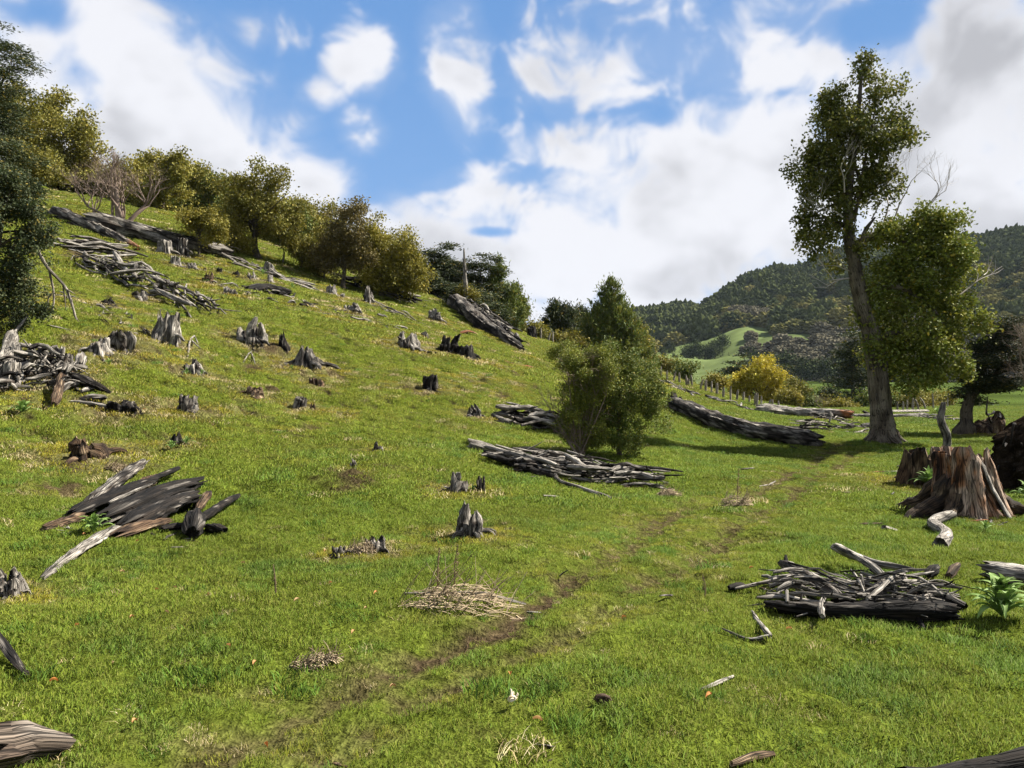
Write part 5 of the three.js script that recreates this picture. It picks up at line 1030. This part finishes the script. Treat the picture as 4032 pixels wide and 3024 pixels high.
for (const [x, z, w, h, style, seed, roots, label] of STUMPS) {
  const g = new THREE.Group(), R = rng(seed * 7), n = w > 0.9 ? 56 : w > 0.35 ? 44 : 26; g.position.set(x, ground(x, z), z); g.rotation.y = R() * 6.283;
  const low = h / w < 0.55;
  if (!/cone|conical|sawn|tall silver|square|stub|topped/.test(label) && seed % 4 !== 0) {      // a broken remnant: torn shards standing round a rotten core
    mesh('stump_body', stumpBody(w * 0.85, h * (0.45 + 0.3 * R()), style === 0 ? 2 : style, seed, { n, rows: 8, taper: 0.85 + 0.2 * R(), jag: 0.5, flare: 0.25, flute: 0.4, hollow: 0.6 }), M.wood, g);
    const k = 4 + Math.floor(R() * 4);
    for (let i = 0; i < k; i++) {
      const a = (i + R()) / k * 6.283, rr = w * (0.16 + 0.24 * R()), y1 = h * (0.35 + 0.6 * R()), tw = gauss(R) * 0.5, G = new Geo(), st = R() < 0.5 ? style : [2, 1, 0, 3, 4][style];
      limb(G, [V(Math.cos(a) * rr * 1.1, -0.05, Math.sin(a) * rr * 1.1), V(Math.cos(a) * rr * 1.05, y1 * 0.5, Math.sin(a) * rr * 1.05), V(Math.cos(a + tw) * rr * (0.7 + 0.7 * R()), y1, Math.sin(a + tw) * rr * (0.7 + 0.7 * R()))], w * (0.17 + 0.13 * R()), w * (0.1 + 0.11 * R()), { n: 10, seg: Math.max(0.02, h * 0.1), rough: 0.42, ridge: 0.3, flat: 0.45 + 0.3 * R(), jag: 0.9, color: grain(st, seed + i * 2.3, w * 0.1), seed: seed + i, maxSeg: 14 });
      mesh('shard', G, M.wood, g);
    }
    for (let i = 0; i < roots + 1; i++) mesh('root', rootGeo(style, seed + i, R() * 6.283, w * 0.8, h * 0.7, w * (0.2 + 0.5 * R())), M.wood, g);
    g.rotation.x = gauss(R) * 0.15; g.rotation.z = gauss(R) * 0.15;
    tag(g, 'stump', label, 'stump'); continue;
  }
  mesh('stump_body', stumpBody(w, h * 1.08, style, seed, { n, taper: /conical|cone/.test(label) ? 0.28 : low ? 0.82 : 0.74, jag: 0.08 + 0.34 * R(), flare: 0.1 + 0.25 * R(), flute: 0.24 + 0.16 * R() }), M.wood, g);
  for (let i = 0; i < roots; i++) mesh('root', rootGeo(style, seed + i, (i + 0.3 * R()) / roots * 6.283, w * 0.9, h, w * (0.25 + 0.35 * R())), M.wood, g);
  if (w > 0.3 && R() < 0.3) for (let i = 0; i < 1 + R() * 1.5; i++) { const a = R() * 6.283, G = new Geo(), r = w * 0.3, y = h * (0.55 + 0.2 * R()); limb(G, [V(Math.cos(a) * r, y - h * 0.3, Math.sin(a) * r), V(Math.cos(a) * r * 0.98, y + h * (0.2 + 0.18 * R()), Math.sin(a) * r * 0.98)], w * 0.09, w * 0.025, { n: 5, seg: h * 0.12, rough: 0.3, flat: 0.5, jag: 1, color: grain(style, seed + i, w * 0.08), seed: seed + i }); mesh('splinter', G, M.wood, g); }
  tag(g, 'stump', label, 'stump');
}
{ // the big split stump
  const [x, z, k] = BIG_STUMP, g = new THREE.Group(); g.position.set(x, ground(x, z), z);
  const body = stumpBody(0.80, 0.80, 5, 910, { n: 130, rows: 28, taper: 0.68, flare: 0.26, jag: 0.08, flute: 0.24, hollow: 0.35 });
  mesh('stump_body', body, M.wood, g).userData.label = 'brown rotten inner wood';
  const slab = (a, r0, y0, r1, y1, wd, style, seed, lean = 0) => { const G = new Geo(), c = Math.cos(a), s = Math.sin(a), c2 = Math.cos(a + lean), s2 = Math.sin(a + lean); limb(G, [V(c * r0, y0, s * r0), V((c * r0 + c2 * r1) / 2 * 0.94, (y0 + y1) / 2, (s * r0 + s2 * r1) / 2 * 0.94), V(c2 * r1, y1, s2 * r1)], wd, wd * 0.95, { n: 12, seg: 0.04, rough: 0.26, ridge: 0.3, flat: 0.42, jag: 0.35, color: grain(style, seed, wd), seed }); mesh('slab', G, M.wood, g); };
  for (const q of [[2.1, 0.44, -0.06, 0.25, 0.80, 0.13, 5, 1], [1.7, 0.5, -0.06, 0.27, 0.70, 0.10, 5, 2, 0.08], [1.0, 0.56, -0.04, 0.25, 0.66, 0.05, 0, 4, 0.3], [0.5, 0.5, -0.06, 0.27, 0.66, 0.12, 5, 5], [1.85, 0.29, 0.55, 0.23, 0.80, 0.06, 4, 8], [0.72, 0.32, 0.35, 0.25, 0.78, 0.085, 5, 9], [0.25, 0.56, -0.04, 0.36, 0.4, 0.09, 5, 13]]) slab(...q);
  for (const [a, reach, w] of [[2.75, 0.62, 0.15], [2.3, 0.4, 0.12], [0.3, 0.45, 0.12], [3.6, 0.4, 0.12], [5, 0.35, 0.12]]) { const G = new Geo(), c = Math.cos(a), s = Math.sin(a); limb(G, [V(c * 0.26, 0.36, s * 0.26), V(c * 0.42, 0.14, s * 0.42), V(c * (0.4 + reach * 0.6), 0.03, s * (0.4 + reach * 0.6)), V(c * (0.4 + reach), -0.06, s * (0.4 + reach))], w, w * 0.4, { n: 10, seg: 0.06, rough: 0.3, color: (px, py, pz) => mix3(woodColor(3, px * 3, py * 3, pz * 3, 5), [0.06, 0.05, 0.035], 0.35), seed: a * 10 }); mesh('root', G, M.wood, g); }
  tag(g, 'big_stump', 'big split stump with flaring roots and orange torn wood, tallest stump in view', 'stump');
}

// ------------------------------------------------------------------ logs, planks, branches
const onGround = (P, lift = 0) => P.map(([x, z, l]) => V(x, ground(x, z) + l + lift, z));
function place(G, p, name, label, category, group, m = M.wood) { const o = mesh(name, G, m); o.geometry.translate(-p.x, -p.y, -p.z); o.position.copy(p); return tag(o, name, label, category, group); }
LOGS.forEach(([name, cat, label, P, r0, r1, style], i) => {
  const up = /snag|post/.test(name), big = Math.max(r0, r1) > 0.12, pts = P.map(([x, z, l], j) => V(x, ground(x, z) + l + (up ? (j ? 0 : -0.1) : lerp(r0, r1, j / (P.length - 1)) * 0.72), z)), G = new Geo(), red = /red end|orange broken/.test(label);
  const gc = grain(style, i * 1.3, Math.max(r0, r1) * (big ? 0.6 : 1), big ? 2.6 : 1.2), color = (x, y, z, t, th, len) => { const c = gc(x, y, z, t, th, len); return red && t > 0.82 ? mix3(c, woodColor(4, x, y, z, i), sstep(0.82, 0.95, t)) : c; };
  limb(G, pts, r0, r1, { n: big ? 22 : r0 > 0.04 ? 12 : 7, seg: big ? 0.16 : 0.14, rough: /corner/.test(label) ? 0.4 : 0.16, ridge: big ? 0.2 : 0.1, jag: /corner/.test(label) ? 1.6 : 0.8, blunt: /corner|hollow end|offcut/.test(label), flat: cat === 'plank' ? 0.4 : 1, color, seed: i + 2, maxSeg: 70 });
  if (name !== 'dead_tree' && !/furrowed|big pale/.test(label) && name !== 'dead_snag') return place(G, pts[0], name, label, cat);
  const g = new THREE.Group(), p = pts[0]; g.position.copy(p); const b = mesh('log_body', G, M.wood, g); b.geometry.translate(-p.x, -p.y, -p.z);
  const R = rng(i * 13), curve = new THREE.CatmullRomCurve3(pts.map((q) => q.clone().sub(p)), false, 'centripetal');
  for (let k = 0; k < (up ? 3 : 9); k++) {
    const t = up ? 0.35 + 0.2 * k : R() * 0.85, a = curve.getPoint(t), T = curve.getTangent(t), r = lerp(r0, r1, t), S = new Geo();
    if (up) { const d = V(k % 2 ? 0.35 : -0.35, 1, 0.1).normalize(); limb(S, [a, a.clone().addScaledVector(d, r * 5)], r * 0.6, r * 0.15, { n: 6, seg: 0.2, color: (x, y, z) => woodColor(style, x, y, z, k), seed: k }); mesh('branch_stub', S, M.wood, g); continue; }
    const N = V(-T.z, 0, T.x).normalize().multiplyScalar(gauss(R) * 1.1), side = N.add(V(0, 0.75, 0)).normalize(), len = r * (3 + 4 * R());
    limb(S, [a.clone().addScaledVector(side, r * 0.98), a.clone().addScaledVector(side, r * 1.0).addScaledVector(T, len * 0.5), a.clone().addScaledVector(side, r * 0.9).addScaledVector(T, len)], r * 0.16, r * 0.08, { n: 6, seg: 0.12, rough: 0.4, flat: 0.4, color: (x, y, z) => woodColor(style, x * 2, y * 2, z * 2, k + i), seed: k + i });
    mesh('bark_strip', S, M.wood, g);
  }
  tag(g, name, label, cat);
});
PIECES.forEach(([name, cat, label, P, r0, r1, style, flat], i) => {
  const pts = P.map(([x, z, l], j) => V(x, ground(x, z) + l + lerp(r0, r1, j / (P.length - 1)) * flat * 0.75, z)), G = new Geo(), big = Math.max(r0, r1) > 0.07;
  if (pts.length === 2) { const mid = pts[0].clone().lerp(pts[1], 0.5); mid.add(V(0, r0 * 0.15, 0)); pts.splice(1, 0, mid); }
  limb(G, pts, r0, r1, { n: big ? 20 : 12, seg: 0.07, rough: flat < 1 ? 0.24 : 0.2, ridge: 0.22, flat, jag: flat < 1 ? 1.3 : 0.5, color: grain(style, i * 3.3, Math.max(r0, r1) * 0.8), seed: i * 2 + 1, maxSeg: 40 });
  if (name === 'forked_stick') { const a = pts[1]; limb(G, [a, a.clone().add(V(-0.06, -0.08, 0.1)), a.clone().add(V(-0.13, -0.2, 0.2))], r0 * 0.9, r0 * 0.5, { n: 6, seg: 0.05, color: (x, y, z) => woodColor(2, x, y, z, 1), seed: 4 }); }
  place(G, pts[0], name, label, cat);
});
for (const [name, label, arms] of FORKS) {
  const g = new THREE.Group(), o = onGround(arms[0][0])[0]; g.position.copy(o);
  arms.forEach(([P, r0, r1], i) => { const G = new Geo(); limb(G, onGround(P, r0 * 0.8).map((q) => q.sub(o)), r0, r1, { n: 9, seg: 0.05, color: grain(0, i + 1, r0), seed: i }); mesh('arm', G, M.wood, g); });
  tag(g, name, label, 'branch');
}
{
  const g = new THREE.Group(), [x0, z0] = LEANING[0][0][0], y0 = ground(x0, z0); g.position.set(x0, y0, z0);
  LEANING.forEach(([P, r0, r1], i) => { const G = new Geo(); limb(G, P.map(([x, z, l]) => V(x - x0, l - 0.02, z - z0 + l * 0.12)), r0, r1, { n: 8, seg: 0.12, color: (x, y, z) => mix3(woodColor(0, x, y, z, i), TAN, 0.25), seed: i }); mesh(i ? 'branch' : 'stem', G, M.wood, g); });
  tag(g, 'leaning_dead_sapling', 'pale dead forked sapling leaning against the dark tree', 'dead tree');
}
for (const [label, group, ax, az, bx, bz, wid, hgt, count, l0, l1, r0, r1, sw, spread, seed] of PILES) {
  const R = rng(seed), dir = Math.atan2(bz - az, bx - ax), L = Math.hypot(bx - ax, bz - az), name = /root/.test(label) ? 'weathered_root' : /stick/.test(label) ? 'weathered_stick' : /brush/.test(label) ? 'brushwood' : /strand/.test(label) ? 'weathered_strand' : /along the fence/.test(label) ? 'fence_debris' : /slope heap|top of the long/.test(label) ? 'slope_heap_branch' : /bush/.test(label) ? 'weathered_branch' : 'dead_branch';  // branch names differ by heap, not by kind of wood
  for (let i = 0; i < count; i++) {
    const t = 0.04 + 0.92 * R(), off = gauss(R) * wid * 0.5, cx = ax + (bx - ax) * t - Math.sin(dir) * off, cz = az + (bz - az) * t + Math.cos(dir) * off;
    const a = dir + gauss(R) * spread * 1.3, len = lerp(l0, l1, Math.pow(R(), 1.4)), r = lerp(r0 * 0.8, r1 * 1.25, Math.pow(R(), 2.4)), q = R(), style = q < sw[0] ? 0 : q < sw[0] + sw[1] ? 1 : 2;
    const prof = Math.max(0, 1 - (off / (wid * 0.75)) ** 2) * (0.45 + 0.55 * Math.sin(Math.PI * clamp(t, 0.08, 0.92))), layer = (i / count) * hgt * prof;
    const P = [], k = 4, bend = gauss(R) * 0.05 * len, tilt = gauss(R) * 0.09 * len, sink = r * 0.75;
    for (let j = 0; j < k; j++) { const s = (j / (k - 1) - 0.5), x = cx + Math.cos(a) * s * len - Math.sin(a) * bend * (0.25 - s * s) * 3, z = cz + Math.sin(a) * s * len + Math.cos(a) * bend * (0.25 - s * s) * 3; P.push(V(x + gauss(R) * len * 0.012, Math.max(ground(x, z) + sink + (layer + tilt * s * 2) * (1 - 0.12 * Math.abs(s) * 2), ground(x, z) + sink * 0.6), z)); }
    const G = new Geo(), far = Math.hypot(cx, cz) > 25;
    limb(G, P, r, r * (0.4 + 0.4 * R()), { n: far ? 5 : 8, seg: far ? len / 4 : Math.max(0.06, len / 12), rough: 0.28, ridge: 0.15, jag: 0.9, color: grain(style, seed + i * 1.9, r * 1.5), seed: seed + i, maxSeg: 14 });
    if (R() < 0.5 && !far) { const p = P[1 + Math.floor(R() * 2)], d = V(Math.cos(a + 0.8), 0.5 * R(), Math.sin(a + 0.8)); limb(G, [p, p.clone().addScaledVector(d, len * 0.14), p.clone().addScaledVector(d, len * 0.24).add(V(0, 0.02, 0))], r * 0.5, r * 0.2, { n: 5, seg: 0.08, color: (x, y, z) => woodColor(style, x * 2.2, y * 2.2, z * 2.2, seed + i), seed: i }); }
    place(G, P[0], name, label, /root/.test(label) ? 'root' : 'branch', group);
  }
  if (Math.hypot(ax, az) < 22 && count > 30) {                        // crumbs of bark and fine broken twigs strewn through the heap
    const G = new Geo(), y0 = ground(ax, az), k = 420;
    for (let i = 0; i < k; i++) {
      const t = -0.03 + 1.06 * R(), off = gauss(R) * wid * 0.62, cx = ax + (bx - ax) * t - Math.sin(dir) * off, cz = az + (bz - az) * t + Math.cos(dir) * off, a = dir + gauss(R) * 2, len = l0 * (0.15 + 0.7 * R() * R()), r = r0 * (0.16 + 0.3 * R()), up = hgt * 0.8 * R() * Math.max(0, 1 - (off / (wid * 0.75)) ** 2) * Math.sin(Math.PI * clamp(t, 0.05, 0.95)), y = ground(cx, cz) + up + r, s = R() < 0.55 ? 3 : R() < 0.6 ? 0 : 1;
      const p = V(cx - ax - Math.cos(a) * len / 2, y - y0, cz - az - Math.sin(a) * len / 2), q = V(cx - ax + Math.cos(a) * len / 2, y - y0 + gauss(R) * len * 0.2, cz - az + Math.sin(a) * len / 2);
      limb(G, [p, p.clone().lerp(q, 0.5).add(V(gauss(R) * len * 0.06, 0, gauss(R) * len * 0.06)), q], r, r * 0.5, { n: 4, seg: len / 2, rough: 0.3, jag: 0.5, flat: R() < 0.4 ? 0.3 : 1, color: grain(s, i, r * 3), seed: i, maxSeg: 3, caps: false });
    }
    const o = mesh('twig_litter', G, M.wood); o.position.set(ax, y0, az);
    tag(o, 'twig_litter', 'fine broken twigs and bark crumbs strewn through ' + group.replace(/^(branches|sticks|roots) of /, ''), 'twigs', undefined, 'stuff');
  }
}
const postOrder = [...POSTS].sort((a, b) => a[0] / -a[1] - b[0] / -b[1]);
for (const [i, [x, z, h, t]] of postOrder.entries()) {
  const G = new Geo(), R = rng(Math.round(x * 100)), r = 0.06 + 0.025 * R(); limb(G, [V(0, -0.2, 0), V(t * h * 0.5, h * 0.7, 0), V(t * h * 1.35, h * 1.4, 0.02)], r, r * 0.85, { n: 7, seg: 0.2, rough: 0.15, jag: 0.3, color: (a, b, c) => mix3(woodColor(0, a + x, b, c, 3), [0.62, 0.55, 0.44], 0.6), seed: x });
  const o = mesh('fence_post', G, M.wood); o.position.set(x, ground(x, z), z);
  tag(o, 'fence_post', `${nth(i + 1)} pale fence post from the left along the crest and valley`, 'fence post', 'fence posts along the crest and valley');
}

// ------------------------------------------------------------------ plants
const leafGeo = [0, 1, 2].map((k) => {
  const G = new Geo(), n = 7, arch = [0.55, 0.8, 0.35][k];
  const rows = []; for (let i = 0; i <= n; i++) { const t = i / n, w = 0.13 * Math.pow(Math.sin(Math.PI * Math.pow(t, 0.75) * 0.97 + 0.05), 0.9) + 0.004, y = Math.sin(t * 1.5) * 0.62 - arch * t * t * 0.62, x = t * 0.85; const col = mix3([0.10, 0.19, 0.03], [0.16, 0.26, 0.045], t); rows.push([-1, 0, 1].map((s) => G.v(x, y + Math.abs(s) * w * 0.35, s * w, s, t, s ? col : [0.2, 0.28, 0.09]))); }
  for (let i = 0; i < n; i++) for (let s = 0; s < 2; s++) G.quad(rows[i][s], rows[i][s + 1], rows[i + 1][s + 1], rows[i + 1][s]);
  return G.build();
});
for (const [x, z, w, h, n, seed, label] of PLANTS) {
  const g = new THREE.Group(), R = rng(seed + 50); g.position.set(x, ground(x, z), z);
  for (let i = 0; i < n; i++) { const q = i / n, o = mesh('leaf', leafGeo[i % 3], M.leaf, g), L = w * 0.62 * (0.7 + 0.45 * R()) * (1 - 0.3 * q); o.rotation.set(0, i * 2.4 + R() * 0.5, 0); o.rotateZ(lerp(-0.1, 1.0, q) + gauss(R) * 0.12); o.position.y = lerp(0.02, h * 0.3, q); o.scale.set(L, L * clamp(h / w * 1.5, 0.7, 1.5), L * (0.75 + 0.3 * R())); }
  tag(g, 'leafy_plant', label, 'plant');
}

// ------------------------------------------------------------------ straw, weeds, chips, leaves
for (const [x, z, w, h, label] of STRAW) {
  const G = new Geo(), R = rng(Math.round(x * 77 + 9)), n = w > 0.9 ? 520 : 240, y0 = ground(x, z);
  for (let i = 0; i < n; i++) {
    const a = R() * 6.283, q = Math.sqrt(R()) * w * 0.5, cx = Math.cos(a) * q, cz = Math.sin(a) * q * 0.5, l = w * (0.12 + 0.2 * R()), b = R() < 0.65 ? gauss(R) * 0.6 + 0.4 : R() * 6.283, hh = h * (1 - (q / (w * 0.5)) ** 2) * R() * 0.7, lift = R() < 0.3 ? h * 1.1 * R() : gauss(R) * 0.03, y = ground(x + cx, z + cz) - y0 + hh, s = 0.6 + 0.4 * R(), col = mix3([0.34, 0.27, 0.17], [0.15, 0.11, 0.07], R()).map((v) => v * s * 1.2);
    const p0 = V(cx - Math.cos(b) * l / 2, y, cz - Math.sin(b) * l / 2), p1 = V(cx + Math.cos(b) * l / 2, y + Math.max(-0.01, lift), cz + Math.sin(b) * l / 2);
    limb(G, [p0, p0.clone().lerp(p1, 0.5).add(V(0, 0.02 * R(), 0)), p1], 0.0035, 0.002, { n: 3, seg: l / 2, rough: 0, ridge: 0, jag: 0, caps: false, color: () => col, maxSeg: 2 });
  }
  const o = mesh('dead_grass', G, M.straw); o.position.set(x, y0, z); tag(o, 'dead_grass', label, 'dead grass', undefined, 'stuff');
}
for (const [x, z, h, label] of WEEDS) {
  const g = new THREE.Group(), R = rng(Math.round(x * 31 + 3)), c = () => [0.19, 0.135, 0.08], G = new Geo(), top = V(gauss(R) * h * 0.1, h, gauss(R) * h * 0.1); g.position.set(x, ground(x, z), z);
  limb(G, [V(0, -0.03, 0), V(gauss(R) * 0.02, h * 0.5, 0), top], 0.006, 0.003, { n: 5, seg: h / 6, color: c, jag: 0 }); mesh('stem', G, M.straw, g);
  const S = new Geo(); for (let i = 0; i < 46; i++) { const t = 0.3 + 0.68 * R(), p = V(0, 0, 0).lerp(top, t); twigs(S, p, onSphere(R).add(V(0, 0.7, 0)).normalize(), h * 0.05 * (1.4 - t), 0.003, 1, R, c); } mesh('seed_head', S, M.straw, g);
  tag(g, 'dead_weed', label, 'weed');
}
for (const [x, z, w, style, label] of CHIPS) {
  const G = new Geo(), R = rng(Math.round(x * 91 + z * 17)), a = R() * 3.14, p = V(x, ground(x, z) + 0.012, z), d = V(Math.cos(a) * 0.5 * w, 0, Math.sin(a) * 0.15 * w + 0.02);
  const up = /standing|curled/.test(label) ? w * 0.8 : w * 0.12; d.x = 0.42 * w * (R() < 0.5 ? 1 : -1);
  limb(G, [p.clone().sub(d), p.clone().add(V(0, up * 0.6, 0.02 * w)), p.clone().add(d).add(V(0, up, 0))], w * 0.14, w * 0.09, { n: 9, seg: w * 0.1, rough: 0.35, flat: 0.5, jag: 1.2, color: (X, Y, Z) => woodColor(style, X * 8, Y * 8, Z * 8, w), seed: w * 100 });
  place(G, p, 'wood_chip', label, 'wood chip');
}
for (const [x, z] of LEAVES) {
  const G = new Geo(), R = rng(Math.round(x * 53 + z * 71)), c = mix3([0.40, 0.15, 0.03], [0.36, 0.25, 0.13], R()), L = 0.013 + 0.012 * R(), rows = [];
  for (let i = 0; i <= 4; i++) { const t = i / 4, w = L * 0.42 * Math.sin(Math.PI * (0.08 + 0.88 * t)); rows.push([-1, 0, 1].map((s) => G.v((t - 0.5) * L * 2, 0.012 * Math.abs(s) + 0.012 * Math.sin(t * 3), s * w, s, t, c))); }
  for (let i = 0; i < 4; i++) for (let s = 0; s < 2; s++) G.quad(rows[i][s], rows[i][s + 1], rows[i + 1][s + 1], rows[i + 1][s]);
  const o = mesh('fallen_leaf', G, M.leaf); o.position.set(x, ground(x, z) + 0.028, z); o.rotation.set(gauss(R) * 0.4, R() * 6.28, gauss(R) * 0.4);
  tag(o, 'fallen_leaf', 'small orange-brown leaf fallen on the grass', 'leaf', 'fallen leaves on the grass');
}
{ // animal bone: ring, body and three spines
  const [x, z, k] = BONE, g = new THREE.Group(), s = k * 52; g.position.set(x, ground(x, z) + 0.045, z); g.rotation.y = 0.4;
  const c = (a, b, d) => mix3([0.62, 0.55, 0.42], [0.42, 0.3, 0.17], sstep(0, 0.7, n3(a * 40, b * 40, d * 40))), ring = [];
  for (let i = 0; i <= 10; i++) { const a = i / 10 * 6.283; ring.push(V(Math.cos(a) * s * 0.26 - s * 0.1, Math.sin(a) * s * 0.2 + s * 0.2, Math.sin(a) * s * 0.06 + s * 0.2)); }
  const add = (n, pts, r0, r1, seed) => { const G = new Geo(); limb(G, pts, r0, r1, { n: 9, seg: s * 0.08, rough: 0.2, jag: 0.3, color: c, seed }); mesh(n, G, M.bone, g); };
  add('ring', ring, s * 0.09, s * 0.09, 1); add('body', [V(-s * 0.2, s * 0.08, s * 0.05), V(s * 0.1, s * 0.06, 0), V(s * 0.4, s * 0.16, -s * 0.05)], s * 0.17, s * 0.15, 2); add('spine', [V(-s * 0.1, s * 0.35, s * 0.1), V(-s * 0.05, s * 0.6, 0), V(-s * 0.08, s * 0.85, -s * 0.05)], s * 0.12, s * 0.06, 3); add('spine', [V(s * 0.1, s * 0.35, 0), V(s * 0.15, s * 0.62, -s * 0.05)], s * 0.09, s * 0.05, 4); add('wing', [V(s * 0.3, s * 0.2, 0), V(s * 0.46, s * 0.38, 0.0), V(s * 0.44, s * 0.5, 0)], s * 0.1, s * 0.05, 5);
  tag(g, 'animal_bone', 'bleached animal vertebra lying in the near grass', 'bone');
}
{ // dark clod with rootlets
  const [x, z, k] = DUNG, g = new THREE.Group(), s = k * 75, G = new Geo(), R = rng(3); g.position.set(x, ground(x, z), z);
  limb(G, [V(-s * 0.35, s * 0.12, 0), V(0, s * 0.26, 0), V(s * 0.35, s * 0.12, 0)], s * 0.16, s * 0.16, { n: 16, seg: s * 0.05, rough: 0.7, ridge: 0.4, color: (a, b, c) => mix3([0.02, 0.014, 0.01], [0.07, 0.045, 0.03], n3(a * 60, b * 60, c * 60) * 0.5 + 0.5), seed: 8 }); mesh('clod', G, M.twig, g);
  const S = new Geo(); for (let i = 0; i < 70; i++) twigs(S, V(gauss(R) * s * 0.4, s * 0.15, gauss(R) * s * 0.15), onSphere(R).add(V(0, 0.5, 0)).normalize(), s * 0.16, 0.0015, 1, R, () => [0.075, 0.05, 0.034]); mesh('rootlet_tuft', S, M.twig, g);
  tag(g, 'soil_clod', 'dark torn-up clod of soil and rootlets in the near grass', 'clod');
}
{ // upturned root wall at the edge
  const [x, z, k] = ROOT_WALL, g = new THREE.Group(), h = 400 * k, R = rng(44); g.position.set(x + 0.25, ground(x, z), z - 0.3);
  const G = new Geo(), n = 60, m = 34, rows = [];
  for (let j = 0; j <= m; j++) { const v = j / m, row = []; for (let i = 0; i <= n; i++) { const u = (i % n) / n * 6.283, c = Math.cos(u), s = Math.sin(u), prof = Math.sin(Math.PI * clamp(0.18 + v * 0.82, 0, 1)), r = (h * 0.62) * Math.pow(prof, 0.75) * (1 + 0.2 * n3(c * 1.5, s * 1.5, v * 3) + 0.13 * n3(c * 5, s * 5, v * 8) + 0.07 * n3(c * 14, s * 14, v * 20)), p = [c * r * 0.8 + v * h * 0.22, v * h * 1.02 - 0.15, s * r * 0.55]; row.push(G.v(...p, u, v * 2, mix3([0.018, 0.014, 0.011], [0.075, 0.055, 0.042], n3(p[0] * 9, p[1] * 9, p[2] * 9) * 0.5 + 0.5))); } rows.push(row); }
  for (let j = 0; j < m; j++) for (let i = 0; i < n; i++) G.quad(rows[j][i + 1], rows[j][i], rows[j + 1][i], rows[j + 1][i + 1]);
  mesh('earth', G, M.ground, g);
  for (let i = 0; i < 16; i++) { const a = 2.0 + R() * 2.4, y = h * (0.15 + 0.75 * R()), rr = h * 0.42, p = V(Math.cos(a) * rr, y, Math.sin(a) * rr * -0.7), q = new Geo(); limb(q, [p, p.clone().add(V(Math.cos(a) * 0.12, gauss(R) * 0.1, 0.1)), p.clone().add(V(Math.cos(a) * 0.2 + gauss(R) * 0.1, gauss(R) * 0.25, 0.14))], 0.025, 0.008, { n: 6, seg: 0.06, color: (X, Y, Z) => woodColor(1, X * 4, Y * 4, Z * 4, i), seed: i }); mesh('root', q, M.wood, g); }
  tag(g, 'root_wall', 'dark upturned root plate with earth at the picture edge, behind the big split stump', 'root plate');
}

renderer.render(scene, camera);
